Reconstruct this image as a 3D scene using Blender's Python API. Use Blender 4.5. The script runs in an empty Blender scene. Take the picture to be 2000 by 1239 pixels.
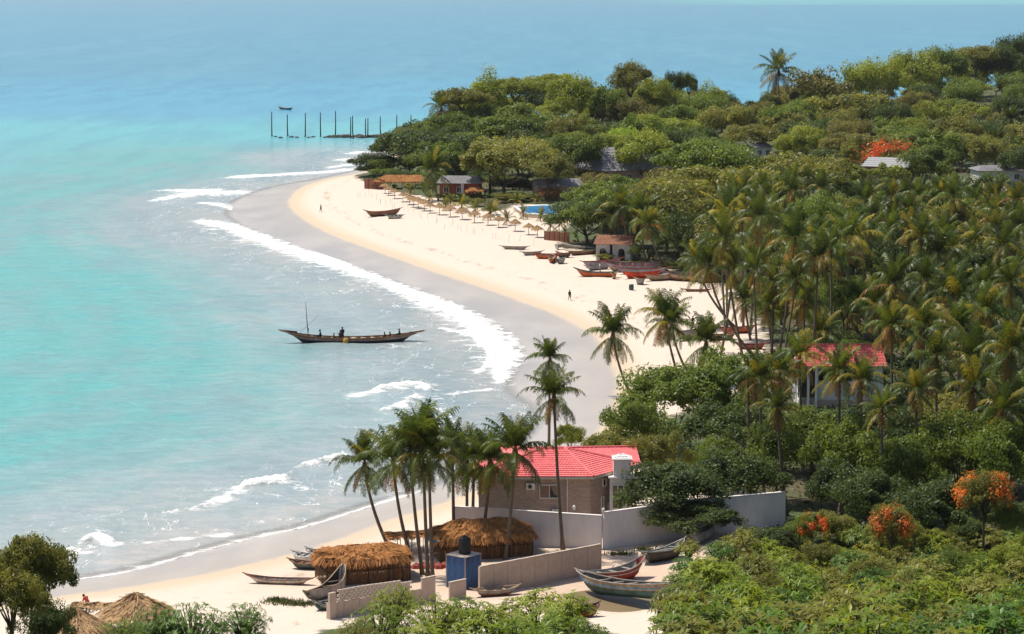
import bpy, math, random
import numpy as np
from mathutils import Vector, Matrix
R = math.radians
PI = math.pi
sc = bpy.context.scene
C = sc.collection

# ---------------------------------------------------------------- camera, world, sun, exposure
CAM_H = 52.0
PITCH = R(7.77)
LENS = 85.0
F = LENS / 36.0 * 2000.0
cam_d = bpy.data.cameras.new('camera')
cam_d.lens = LENS; cam_d.sensor_width = 36.0
cam_d.clip_start = 1.0; cam_d.clip_end = 80000.0
cam = bpy.data.objects.new('camera', cam_d)
cam.location = (0, 0, CAM_H); cam.rotation_euler = (PI / 2 - PITCH, 0, 0)
C.objects.link(cam); sc.camera = cam

SUN_EL, SUN_AZ = R(62), R(-62)            # azimuth from +y towards +x: the sun stands high on the left, a little beyond
world = bpy.data.worlds.new('World'); sc.world = world; world.use_nodes = True
wn = world.node_tree; wn.nodes.clear()
w_out = wn.nodes.new('ShaderNodeOutputWorld'); w_bg = wn.nodes.new('ShaderNodeBackground')
w_sky = wn.nodes.new('ShaderNodeTexSky'); w_sky.sky_type = 'NISHITA'; w_sky.sun_disc = False
w_sky.sun_elevation = SUN_EL; w_sky.sun_rotation = SUN_AZ
w_sky.air_density = 1.0; w_sky.dust_density = 1.6; w_sky.ozone_density = 1.0; w_sky.altitude = 50
w_bg.inputs['Strength'].default_value = 0.112
wn.links.new(w_sky.outputs[0], w_bg.inputs[0]); wn.links.new(w_bg.outputs[0], w_out.inputs[0])
sun_d = bpy.data.lights.new('sun', 'SUN'); sun_d.energy = 4.9; sun_d.angle = R(0.53); sun_d.color = (1.0, 0.94, 0.83)
sun = bpy.data.objects.new('sun', sun_d); C.objects.link(sun)
sdir = Vector((math.sin(SUN_AZ) * math.cos(SUN_EL), math.cos(SUN_AZ) * math.cos(SUN_EL), math.sin(SUN_EL)))
sun.rotation_euler = sdir.to_track_quat('Z', 'Y').to_euler(); sun.location = (0, 0, 300)
vs = sc.view_settings
vs.view_transform = 'Standard'; vs.look = 'None'; vs.exposure = 0.17; vs.gamma = 1.0; vs.use_curve_mapping = False
sc.cycles.max_bounces = 6; sc.cycles.diffuse_bounces = 3; sc.cycles.glossy_bounces = 2
sc.cycles.transmission_bounces = 3; sc.cycles.transparent_max_bounces = 6; sc.cycles.volume_bounces = 0
sc.cycles.caustics_reflective = False; sc.cycles.caustics_refractive = False

# ---------------------------------------------------------------- pixels of the photograph <-> points
CP, SP = math.cos(PITCH), math.sin(PITCH)
def ray(px, py):
    u = (px - 1000.0) / F; v = (py - 619.5) / F
    return np.array((u, CP - v * SP, -SP - v * CP))
def proj(x, y, z):
    dz = z - CAM_H
    dep = y * CP - dz * SP; up = y * SP + dz * CP
    return 1000.0 + F * x / dep, 619.5 - F * up / dep
def at_d(px, py, D):
    d = ray(px, py); t = D / d[1]
    return Vector((d[0] * t, D, CAM_H + d[2] * t))
def at_z(px, py, z=0.0):
    d = ray(px, py); t = (z - CAM_H) / d[2]
    return (d[0] * t, d[1] * t)

def catmull(P, n=6):
    P = np.array(P, float); Q = np.vstack([2 * P[0] - P[1], P, 2 * P[-1] - P[-2]]); out = []
    for i in range(1, len(Q) - 2):
        for k in range(n):
            t = k / n; a, b, c, d = Q[i - 1], Q[i], Q[i + 1], Q[i + 2]
            out.append(.5 * (2 * b + (c - a) * t + (2 * a - 5 * b + 4 * c - d) * t * t + (3 * b - a - 3 * c + d) * t ** 3))
    out.append(P[-1]); return np.array(out)

def seg_dist(X, Y, P, attr=None):
    """distance from points to a polyline, with an attribute interpolated along it"""
    best = np.full(X.shape, 1e18); val = np.zeros(X.shape)
    for i in range(len(P) - 1):
        ax, ay = P[i]; bx, by = P[i + 1]; dx, dy = bx - ax, by - ay; L = dx * dx + dy * dy
        if L < 1e-9: continue
        t = np.clip(((X - ax) * dx + (Y - ay) * dy) / L, 0, 1)
        d = (X - ax - t * dx) ** 2 + (Y - ay - t * dy) ** 2
        m = d < best
        best = np.where(m, d, best)
        if attr is not None: val = np.where(m, attr[i] + t * (attr[i + 1] - attr[i]), val)
    return (np.sqrt(best), val) if attr is not None else np.sqrt(best)
def inside(X, Y, P):
    r = np.zeros(X.shape, bool); n = len(P)
    for i in range(n):
        ax, ay = P[i]; bx, by = P[(i + 1) % n]
        if ay == by: continue
        c = ((ay > Y) != (by > Y)) & (X < (bx - ax) * (Y - ay) / (by - ay) + ax)
        r ^= c
    return r
def sdist(X, Y, P):
    d = seg_dist(X, Y, np.vstack([P, P[:1]]))
    return np.where(inside(X, Y, P), d, -d)
def sstep(a, b, x):
    t = np.clip((x - a) / (b - a), 0, 1); return t * t * (3 - 2 * t)

# shore lines, in photograph pixels from the near left to the far tip
S_px = [(-200,1215),(0,1186),(60,1176),(120,1165),(200,1155),(300,1140),(400,1122),(500,1100),(600,1075),(700,1040),(780,1010),(860,985),(930,958),(1000,930),(1090,893),
        (1150,862),(1190,815),(1207,760),(1203,730),(1185,690),(1160,655),(1120,632),(1080,612),(1020,590),(960,568),(900,548),(830,525),(760,500),(690,475),(640,455),(595,430),(570,408),(566,390),(590,366),(640,350),(690,341),(722,334)]
W_px = [(-200,1195),(0,1157),(120,1137),(250,1117),(380,1082),(480,1055),(600,1028),(720,991),(830,960),(900,934),(985,895),(1055,845),(1062,800),(1015,765),
        (1012,735),(1026,700),(1005,668),(965,632),(910,600),(840,573),(760,543),(680,516),(600,491),(530,466),(480,441),(452,415),(470,390),(538,366),(615,352),(690,336),(722,327)]
back = [(-36,760),(-22,850),(20,950),(90,1010),(200,1080),(500,1200),(1800,1350),(1800,-300),(-900,-300),(-900,185)]
S_poly = np.vstack([catmull([at_z(*p, z=0.5) for p in S_px], 5), np.array(back, float)])
W_poly = np.vstack([catmull([at_z(*p, z=0.0) for p in W_px], 5), np.array([(-46,760),(-32,852),(12,958),(85,1020),(195,1090),(498,1210)] + back[6:-1] + [(-900, 195)], float)])
V_px = [(690,336),(706,349),(745,365),(800,378),(860,388),(950,408),(985,412),(1010,398),(1110,402),(1130,432),(1062,462),(1110,478),(1180,506),(1240,522),(1330,527),(1420,560),(1490,640),(1500,720),(1420,765),
        (1300,800),(1240,840),(1205,880),(1245,900),(1300,930),(1450,960),(1520,1020),(1400,1075),(1345,1120),(1330,1180),(1400,1300),(2600,1300)]
V_poly = np.vstack([np.array([at_z(*p, z=2.0) for p in V_px]), np.array([(1800,170),(1800,1350),(500,1200),(200,1080),(90,1010),(20,950),(-22,850),(-36,760)], float)])

def bump(x, y, cx, cy, rx, ry):
    return np.exp(-(((x - cx) / rx) ** 2 + ((y - cy) / ry) ** 2))
HY = [-80, 0, 20, 50, 70, 110, 150, 200, 230]
HR = [47.5, 47, 42.3, 33.8, 29.0, 19.6, 10.9, 1.2, 0]
HM = [47.5, 47, 41.5, 30.5, 24, 12, 3.5, 0, 0]
def fields(x, y):
    x = np.asarray(x, float); y = np.asarray(y, float)
    s = sdist(x, y, S_poly); w = sdist(x, y, W_poly)
    land = 0.5 + 1.5 * (1 - np.exp(-np.maximum(s, 0) / 16.0))
    wet = 0.5 * np.clip(w, 0, None) / np.maximum(np.clip(w, 0, None) + np.clip(-s, 0, None), 1e-3)
    z = np.where(s > 0, land, np.where(w > 0, wet, np.maximum(-0.05 * np.abs(w), -3.0)))
    z = z + np.where(s > 3, 0.07 * np.sin(x * 0.9 + 1.3 * np.sin(y * .35)) * np.sin(y * 0.55 + x * .2) * np.clip((s - 3) / 8, 0, 1), 0)
    u = x / np.maximum(y, 20)
    k = sstep(0.055, 0.115, u)
    hill = np.interp(y, HY, HM) * (1 - k) + np.interp(y, HY, HR) * k
    z = z + hill * (s > 0)
    inl = np.clip(s / 60.0, 0, 1)
    z = z + inl * (3.5 * bump(x, y, 20, 800, 70, 90) + 13 * bump(x, y, 250, 950, 100, 170))
    # dip for the brown creek at the bottom
    z = z - 0.9 * bump(x, y, 9.0, 193.5, 4.6, 5.0)
    return z, s, w
GX0, GY0, GST = -260.0, -20.0, 2.0
_gx, _gy = np.meshgrid(np.arange(GX0, 480, GST), np.arange(GY0, 1240, GST))
GRID = fields(_gx, _gy)[0]
def ground(x, y):
    i = min(max((x - GX0) / GST, 0), GRID.shape[1] - 1.001); j = min(max((y - GY0) / GST, 0), GRID.shape[0] - 1.001)
    a, b = int(i), int(j); u, v = i - a, j - b
    return float(GRID[b, a] * (1 - u) * (1 - v) + GRID[b, a + 1] * u * (1 - v) + GRID[b + 1, a] * (1 - u) * v + GRID[b + 1, a + 1] * u * v)
def at(px, py, dz=0.0):
    z = 2.0
    for _ in range(14):
        x, y = at_z(px, py, z); z = 0.5 * z + 0.5 * (ground(x, y) + dz)
    x, y = at_z(px, py, z)
    return Vector((x, y, ground(x, y) + dz))

# ---------------------------------------------------------------- mesh helpers
def new_mesh(name, V, quads=None, tris=None, mats=(), smooth=False, attrs=None, fattrs=None, mi=None):
    me = bpy.data.meshes.new(name)
    V = np.asarray(V, np.float32); nq = 0 if quads is None else len(quads); nt = 0 if tris is None else len(tris)
    me.vertices.add(len(V)); me.vertices.foreach_set('co', V.ravel())
    loops = []
    if nq: loops.append(np.asarray(quads, np.int32).ravel())
    if nt: loops.append(np.asarray(tris, np.int32).ravel())
    loops = np.concatenate(loops)
    me.loops.add(len(loops)); me.loops.foreach_set('vertex_index', loops)
    me.polygons.add(nq + nt)
    st = np.concatenate([np.arange(nq) * 4, nq * 4 + np.arange(nt) * 3]).astype(np.int32)
    me.polygons.foreach_set('loop_start', st)
    if smooth: me.polygons.foreach_set('use_smooth', np.ones(nq + nt, bool))
    if mi is not None: me.polygons.foreach_set('material_index', np.asarray(mi, np.int32))
    for k, a in (attrs or {}).items():
        me.attributes.new(k, 'FLOAT', 'POINT').data.foreach_set('value', np.asarray(a, np.float32))
    for k, a in (fattrs or {}).items():
        me.attributes.new(k, 'FLOAT', 'FACE').data.foreach_set('value', np.asarray(a, np.float32))
    for m in mats: me.materials.append(m)
    me.update(calc_edges=True)
    return me
def link(name, me, parent=None, loc=None, rot=None):
    o = bpy.data.objects.new(name, me); C.objects.link(o)
    if parent: o.parent = parent
    if loc is not None: o.location = loc
    if rot is not None: o.rotation_euler = rot
    return o
def tag(o, label=None, cat=None, group=None, kind=None):
    if label: o['label'] = label
    if cat: o['category'] = cat
    if group: o['group'] = group
    if kind: o['kind'] = kind
    return o
def thing(name, label, cat, loc=(0, 0, 0), rz=0.0, group=None):
    o = bpy.data.objects.new(name, None); C.objects.link(o); o.empty_display_size = .3
    o.location = loc; o.rotation_euler = (0, 0, rz)
    return tag(o, label, cat, group, 'thing')
def copy_tree(o, parent=None):
    c = o.copy(); C.objects.link(c)
    if parent: c.parent = parent
    for ch in list(o.children): copy_tree(ch, c)
    return c

class MB:
    def __init__(s): s.v = []; s.f = []; s.m = []
    def add(s, vs_, fs, m=0):
        b = len(s.v); s.v += [tuple(p) for p in vs_]
        for f in fs: s.f.append([b + i for i in f]); s.m.append(m)
        return s
    def box(s, c, size, rz=0.0, m=0, rx=0.0, ry=0.0):
        M = Matrix.Rotation(rz, 3, 'Z') @ Matrix.Rotation(ry, 3, 'Y') @ Matrix.Rotation(rx, 3, 'X')
        h = [q / 2 for q in size]; vs_ = []
        for i in (-1, 1):
            for j in (-1, 1):
                for k in (-1, 1): vs_.append(Vector(c) + M @ Vector((i * h[0], j * h[1], k * h[2])))
        return s.add(vs_, [(0,1,3,2),(4,6,7,5),(0,4,5,1),(2,3,7,6),(0,2,6,4),(1,5,7,3)], m)
    def tube(s, pts, rad, n=8, m=0, cap=True):
        pts = [Vector(p) for p in pts]
        if not hasattr(rad, '__len__'): rad = [rad] * len(pts)
        rings = []
        for i, p in enumerate(pts):
            t = (pts[min(i + 1, len(pts) - 1)] - pts[max(i - 1, 0)]).normalized()
            a = t.orthogonal().normalized() if abs(t.z) < .95 else Vector((1, 0, 0)) - t * t.x
            a.normalize(); b = t.cross(a)
            if i and (a.dot(pa) < 0.5):
                a = (pa - t * pa.dot(t)).normalized(); b = t.cross(a)
            pa = a
            rings.append([p + (a * math.cos(2 * PI * k / n) + b * math.sin(2 * PI * k / n)) * rad[i] for k in range(n)])
        vs_ = [q for r_ in rings for q in r_]; fs = []
        for i in range(len(pts) - 1):
            for k in range(n):
                k2 = (k + 1) % n; fs.append((i * n + k, i * n + k2, (i + 1) * n + k2, (i + 1) * n + k))
        if cap: fs.append(tuple(range(n))[::-1]); fs.append(tuple((len(pts) - 1) * n + k for k in range(n)))
        return s.add(vs_, fs, m)
    def lathe(s, prof, n=12, c=(0, 0, 0), m=0):
        vs_ = []; fs = []
        for (r_, z) in prof:
            for k in range(n):
                a = 2 * PI * k / n; vs_.append((c[0] + r_ * math.cos(a), c[1] + r_ * math.sin(a), c[2] + z))
        for i in range(len(prof) - 1):
            for k in range(n):
                k2 = (k + 1) % n; fs.append((i * n + k, i * n + k2, (i + 1) * n + k2, (i + 1) * n + k))
        fs.append(tuple(range(n))[::-1]); fs.append(tuple((len(prof) - 1) * n + k for k in range(n)))
        return s.add(vs_, fs, m)
    def mesh(s, name, mats, smooth=False):
        me = bpy.data.meshes.new(name); me.from_pydata([tuple(p) for p in s.v], [], s.f)
        for m in (mats if isinstance(mats, (list, tuple)) else [mats]): me.materials.append(m)
        me.polygons.foreach_set('material_index', np.array(s.m, np.int32))
        if smooth: me.polygons.foreach_set('use_smooth', np.ones(len(s.f), bool))
        me.update(); return me
    def build(s, name, mats, parent=None, loc=None, rot=None, smooth=False):
        return link(name, s.mesh(name, mats, smooth), parent, loc, rot)

# ---------------------------------------------------------------- materials
class NT:
    def __init__(s, name):
        s.m = bpy.data.materials.new(name); s.m.use_nodes = True; s.t = s.m.node_tree; s.t.nodes.clear()
        s.out = s.n('ShaderNodeOutputMaterial')
    def n(s, typ, **kw):
        o = s.t.nodes.new(typ)
        for k, v in kw.items():
            if hasattr(o, k): setattr(o, k, v)
        return o
    def set(s, inp, v):
        if v is None: return
        if hasattr(v, 'is_output') or isinstance(v, bpy.types.NodeSocket): s.t.links.new(v, inp)
        else:
            if hasattr(inp.default_value, '__len__') and not hasattr(v, '__len__'): v = (v, v, v, 1)[:len(inp.default_value)]
            if hasattr(v, '__len__') and len(v) == 3 and len(inp.default_value) == 4: v = (*v, 1)
            inp.default_value = v
    def math(s, op, a, b=None, c=None, clamp=False):
        o = s.n('ShaderNodeMath', operation=op); o.use_clamp = clamp
        s.set(o.inputs[0], a); s.set(o.inputs[1], b); s.set(o.inputs[2], c); return o.outputs[0]
    def ramp(s, x, a, b, lo=0.0, hi=1.0, smooth=True):
        o = s.n('ShaderNodeMapRange'); o.interpolation_type = 'SMOOTHSTEP' if smooth else 'LINEAR'
        s.set(o.inputs[0], x); s.set(o.inputs[1], a); s.set(o.inputs[2], b); s.set(o.inputs[3], lo); s.set(o.inputs[4], hi); return o.outputs[0]
    def mix(s, f, a, b, blend='MIX'):
        o = s.n('ShaderNodeMix'); o.data_type = 'RGBA'; o.blend_type = blend
        s.set(o.inputs[0], f); s.set(o.inputs[6], a); s.set(o.inputs[7], b); return o.outputs[2]
    def attr(s, name):
        return s.n('ShaderNodeAttribute', attribute_name=name).outputs['Fac']
    def pos(s, scale=(1, 1, 1), obj=False):
        if obj: src = s.n('ShaderNodeTexCoord').outputs['Object']
        else: src = s.n('ShaderNodeNewGeometry').outputs['Position']
        o = s.n('ShaderNodeVectorMath', operation='MULTIPLY'); s.t.links.new(src, o.inputs[0]); o.inputs[1].default_value = scale
        return o.outputs[0]
    def noise(s, vec, scale=1.0, detail=3.0, rough=.5, dist=0.0):
        o = s.n('ShaderNodeTexNoise'); s.set(o.inputs['Vector'], vec); s.set(o.inputs['Scale'], scale); s.set(o.inputs['Detail'], detail)
        s.set(o.inputs['Roughness'], rough); s.set(o.inputs['Distortion'], dist); return o.outputs['Fac']
    def bump(s, h, strength=.3, dist=.05):
        o = s.n('ShaderNodeBump'); s.set(o.inputs['Height'], h); s.set(o.inputs['Strength'], strength); s.set(o.inputs['Distance'], dist); return o.outputs[0]
    def bsdf(s, col, rough=.7, normal=None, spec=.5, metal=0.0):
        o = s.n('ShaderNodeBsdfPrincipled'); s.set(o.inputs['Base Color'], col); s.set(o.inputs['Roughness'], rough)
        s.set(o.inputs['Specular IOR Level'], spec); s.set(o.inputs['Metallic'], metal); s.set(o.inputs['Normal'], normal); return o.outputs[0]
    def done(s, sh):
        s.t.links.new(sh, s.out.inputs[0]); return s.m
MATS = {}
def mat(name, col, rough=.7, var=.25, scale=3.0, col2=None, spec=.4, bump=.0, obj=True, detail=4.0, stretch=(1, 1, 1)):
    """painted / raw surface with worn, blotchy colour and fine relief"""
    if name in MATS: return MATS[name]
    t = NT(name); p = t.pos(stretch, obj=obj)
    n1 = t.noise(p, scale, detail, .62); n2 = t.noise(p, scale * 5.3, 3, .6)
    c2 = col2 if col2 else tuple(q * (1 - var * 1.4) for q in col)
    c = t.mix(t.ramp(n1, .32, .68), c2, col)
    c = t.mix(t.ramp(n2, .3, .7, 0, var), c, tuple(q * .55 for q in col))
    nr = t.bump(n2, bump, .05) if bump else None
    MATS[name] = t.done(t.bsdf(c, rough, nr, spec)); return MATS[name]
# ---------------------------------------------------------------- ground
def land_material():
    t = NT('land'); p = t.pos()
    s = t.attr('s'); veg = t.attr('veg'); dirt = t.attr('dirt'); w = t.attr('w')
    nb = t.noise(p, .12, 4); nm = t.noise(p, .8, 4); nf = t.noise(p, 6.0, 4, .6)
    dry = t.mix(nm, (.63, .54, .455), (.58, .475, .385))
    dry = t.mix(t.ramp(nf, .35, .75, 0, .35), dry, (.50, .38, .26))
    # footprints and wrack: small dark marks along old tide lines
    ps = t.pos((.55, .22, 1)); nw = t.noise(ps, 1.0, 6, .72)
    line = t.math('MULTIPLY', t.ramp(t.math('ABSOLUTE', t.math('SUBTRACT', t.math('ADD', s, t.math('MULTIPLY', nb, 6.0)), 12.0)), 0, 1.6, 1, 0), t.ramp(nw, .5, .62))
    dry = t.mix(t.math('MULTIPLY', line, .6), dry, (.25, .17, .10))
    nw2 = t.noise(t.pos((.9, .3, 1)), 1.3, 6, .75)
    dry = t.mix(t.math('MULTIPLY', t.ramp(nw2, .60, .68), .6), dry, (.33, .24, .15))
    damp = (.52, .41, .29)
    sn = t.math('ADD', s, t.math('MULTIPLY', t.math('SUBTRACT', nm, .5), 1.6))
    c = t.mix(t.ramp(sn, .8, 5.5), damp, dry)
    nst = t.noise(t.pos((.10, .05, 1)), 1.0, 5, .6)
    wet = t.mix(t.ramp(nst, .35, .65), (.36, .315, .285), (.47, .41, .355)); wet = t.mix(t.ramp(s, -1, -9), t.mix(.45, wet, (.46, .375, .29)), wet)
    wetf = t.ramp(sn, .9, -1.0)
    c = t.mix(wetf, c, wet)
    c = t.mix(t.math('MULTIPLY', dirt, t.ramp(nm, .2, .8, .55, 1.0)), c, (.52, .37, .265))
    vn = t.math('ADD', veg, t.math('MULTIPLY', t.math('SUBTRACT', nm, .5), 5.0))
    floor = t.mix(t.ramp(nf, .35, .65), (.10, .062, .036), (.055, .06, .02))  # leaf litter, coloured dark so gaps between the crowns read as shade
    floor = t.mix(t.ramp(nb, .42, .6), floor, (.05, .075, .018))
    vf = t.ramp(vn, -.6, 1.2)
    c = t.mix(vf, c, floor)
    rough = t.math('SUBTRACT', .9, t.math('MULTIPLY', wetf, .62))
    nr = t.bump(t.math('ADD', t.math('MULTIPLY', nf, t.math('SUBTRACT', 1.0, wetf)), t.math('MULTIPLY', nm, .6)), .45, .10)
    return t.done(t.bsdf(c, rough, nr, .5))
def build_land():
    ys = np.concatenate([np.arange(-70, 170, 4), np.arange(170, 450, 1.5), np.arange(450, 900, 3.0), np.arange(900, 1500, 10)])
    us = np.linspace(-1, 1, 340); us = np.sign(us) * np.abs(us) ** 1.15 * .46
    U, Y = np.meshgrid(us, ys); X = U * (Y + 160)
    Z, S, W = fields(X, Y)
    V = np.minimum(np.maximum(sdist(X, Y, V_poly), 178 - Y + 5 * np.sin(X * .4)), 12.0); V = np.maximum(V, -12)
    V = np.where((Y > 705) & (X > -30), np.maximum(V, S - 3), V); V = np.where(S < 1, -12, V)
    hc = at_z(1120, 1120, 2.0)
    dirt = np.exp(-(((X - hc[0]) / 24) ** 2 + ((Y - hc[1]) / 13) ** 2) ** 2)
    ny, nx = X.shape; i = np.arange(ny * nx).reshape(ny, nx)
    q = np.stack([i[:-1, :-1], i[:-1, 1:], i[1:, 1:], i[1:, :-1]], -1).reshape(-1, 4)
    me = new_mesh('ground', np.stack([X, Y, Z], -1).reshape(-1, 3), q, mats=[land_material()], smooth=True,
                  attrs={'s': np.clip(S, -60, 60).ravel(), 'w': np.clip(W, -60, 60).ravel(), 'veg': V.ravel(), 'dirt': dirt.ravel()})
    tag(link('ground', me), kind='structure')
build_land()

# ---------------------------------------------------------------- sea with its breakers and foam
def sea_material():
    t = NT('sea'); p = t.pos()
    wd = t.attr('wd'); foam = t.attr('foam'); far = t.attr('far')
    big = t.noise(t.pos((.010, .006, 1)), 1.0, 4, .55); mid = t.noise(t.pos((.05, .022, 1)), 1.0, 5, .6)
    rip = t.noise(t.pos((.35, .55, 1)), 1.0, 6, .68); fine = t.noise(t.pos((1.1, 2.0, 1)), 1.0, 4, .6)
    d = t.math('ADD', wd, t.math('MULTIPLY', t.math('SUBTRACT', mid, .5), 26.0))
    c = t.mix(t.ramp(d, 0, 16), (.42, .41, .385), (.33, .385, .385))
    c = t.mix(t.ramp(t.math('ADD', d, t.math('MULTIPLY', t.math('SUBTRACT', big, .5), 60)), 16, 50), c, (.105, .395, .38))
    c = t.mix(t.ramp(wd, 60, 150), c, (.098, .40, .425))
    c = t.mix(t.math('MULTIPLY', t.ramp(t.noise(t.pos((.007, .004, 1)), 1.0, 4, .6), .47, .62, 0, .42), t.ramp(wd, 60, 130)), c, (.092, .365, .50))
    # seabed patches seen through the shallows
    c = t.mix(t.math('MULTIPLY', t.ramp(mid, .44, .62, 0, .5), t.ramp(wd, 130, 25)), c, (.235, .30, .325))
    c = t.mix(t.math('MULTIPLY', t.ramp(big, .55, .68, 0, .25), t.ramp(far, .30, .16)), c, (.22, .31, .35))
    f2 = t.math('ADD', far, t.math('MULTIPLY', t.math('SUBTRACT', big, .5), .10))
    c = t.mix(t.ramp(f2, .22, .34), c, (.088, .42, .465))
    c = t.mix(t.ramp(f2, .345, .43), c, (.062, .315, .45))
    c = t.mix(t.ramp(f2, .42, .80), c, (.085, .27, .375))
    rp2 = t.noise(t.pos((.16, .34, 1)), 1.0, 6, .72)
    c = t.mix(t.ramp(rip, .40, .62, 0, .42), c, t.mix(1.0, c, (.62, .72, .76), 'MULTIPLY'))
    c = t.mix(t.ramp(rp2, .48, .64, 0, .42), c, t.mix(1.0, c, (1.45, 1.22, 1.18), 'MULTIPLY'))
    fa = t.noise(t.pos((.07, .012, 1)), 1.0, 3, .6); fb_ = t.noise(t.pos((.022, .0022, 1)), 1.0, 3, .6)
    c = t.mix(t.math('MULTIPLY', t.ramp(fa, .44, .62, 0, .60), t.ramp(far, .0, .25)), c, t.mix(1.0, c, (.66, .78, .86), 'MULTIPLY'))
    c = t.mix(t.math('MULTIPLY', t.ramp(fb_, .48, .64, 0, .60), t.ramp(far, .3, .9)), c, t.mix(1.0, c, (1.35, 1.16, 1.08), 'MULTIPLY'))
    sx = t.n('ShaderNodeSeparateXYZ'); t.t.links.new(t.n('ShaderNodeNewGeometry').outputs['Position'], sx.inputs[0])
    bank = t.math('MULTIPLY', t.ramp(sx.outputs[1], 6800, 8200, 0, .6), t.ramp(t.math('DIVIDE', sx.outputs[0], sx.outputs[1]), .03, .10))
    c = t.mix(bank, c, (.12, .46, .42))       # a teal tint that strengthens far out on the right
    # foam: bands torn by noise, streaks in the shallows, whitecaps and painted glints offshore
    fn = t.noise(t.pos((.55, .36, 1)), 1.0, 7, .72); fn2 = t.noise(t.pos((.16, .06, 1)), 1.0, 5, .62, .6)
    fl = t.noise(t.pos((.045, .03, 1)), 1.0, 3, .6)
    fb = t.math('ADD', t.math('MULTIPLY', foam, t.ramp(fl, .3, .6, .62, 1.02)), t.math('MULTIPLY', t.math('SUBTRACT', fn, .5), 2.7))
    m1 = t.math('MULTIPLY', t.ramp(fb, .22, .80), t.ramp(foam, .02, .18))
    fr = t.attr('fringe'); fs = t.noise(t.pos((.22, .5, 1)), 1.0, 7, .72, .4)
    mf = t.math('MULTIPLY', t.ramp(t.math('ADD', t.math('MULTIPLY', fr, .34), fs), .68, .84), .72); m1 = t.math('MAXIMUM', m1, mf)
    st = t.math('ABSOLUTE', t.math('SUBTRACT', fn2, .5))
    m2 = t.math('MULTIPLY', t.math('MULTIPLY', t.ramp(st, .0, .018, 1, 0), t.ramp(wd, 30, 8)), t.ramp(fn, .44, .60, 0, .8))
    wc = t.noise(t.pos((.075, .10, 1)), 1.0, 8, .78)
    m3 = t.math('MULTIPLY', t.ramp(wc, .735, .775), t.ramp(wd, 60, 110))
    m = t.math('MAXIMUM', t.math('MAXIMUM', m1, m2), m3)
    c = t.mix(m, c, (.84, .83, .81))
    h = t.math('ADD', t.math('MULTIPLY', rip, 1.0), t.math('MULTIPLY', fine, .35))
    h = t.math('ADD', h, t.math('MULTIPLY', m, .5))
    nr = t.bump(h, .75, .34)
    rough = t.math('ADD', t.math('ADD', .16, t.math('MULTIPLY', m, .6)), t.ramp(far, .1, .8, 0, .14))
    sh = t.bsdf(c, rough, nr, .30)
    tr = t.n('ShaderNodeBsdfTransparent'); mx = t.n('ShaderNodeMixShader')
    al = t.math('MAXIMUM', t.ramp(wd, -.2, 2.5, .05, 1.0), m)
    t.set(mx.inputs[0], al); t.t.links.new(tr.outputs[0], mx.inputs[1]); t.t.links.new(sh, mx.inputs[2])
    return t.done(mx.outputs[0])
FOAM = [  # pixel x, pixel y, half width in pixels; (height of the breaking crest)
    ([(455,347,2.5),(500,344,3.5),(560,341,3.5),(640,336,3.5),(705,329,3)], .1),
    ([(300,393,3),(350,384,7),(400,378,8),(448,377,6)], .25),
    ([(400,396,3),(430,400,5),(462,411,4)], .0), ([(320,372,2),(360,372,3),(420,370,2)], .0),
    ([(690,300,3),(715,297,4)], .1), ([(685,312,3),(720,312,5)], .1), ([(640,328,2),(715,318,4)], .1),
    ([(390,432,4),(430,438,8),(470,451,11),(530,473,14),(590,494,14),(650,515,13),(700,532,12),(760,553,14),(820,578,18),(880,604,24),(930,630,31),(968,660,38),(990,688,32),(985,715,26),(980,748,8)], .12),
    ([(540,478,4),(620,496,4),(690,515,3)], .0), ([(860,640,3),(930,660,5),(960,700,6),(930,730,3)], .0),
    ([(735,762,3),(780,757,6),(815,755,8),(842,763,3)], .45), ([(745,803,3),(772,797,10),(800,783,8),(815,772,4)], .3), ([(690,770,1),(740,765,2)], .0),
    ([(722,990,1.5),(600,1028,2.6),(480,1055,2.6),(380,1081,2.2),(250,1117,2.2),(120,1137,3),(0,1157,3)], .05),
    ([(291,1060,1.2),(360,1053,1.5),(440,1045,1.2)], .0), ([(830,958,1.5),(780,972,2),(722,990,2)], .0),
    ([(470,952,3),(505,945,8),(555,938,6)], .5), ([(590,912,4),(635,901,6),(675,889,3)], .4), ([(330,1002,2),(400,990,3),(470,960,3)], .2),
    ([(160,1062,4),(190,1054,9),(220,1062,4)], .45), ([(112,1080,3),(150,1077,6)], .35), ([(760,905,2),(840,895,2)], .0), ([(880,770,1.5),(960,760,2)], .0)]
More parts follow.
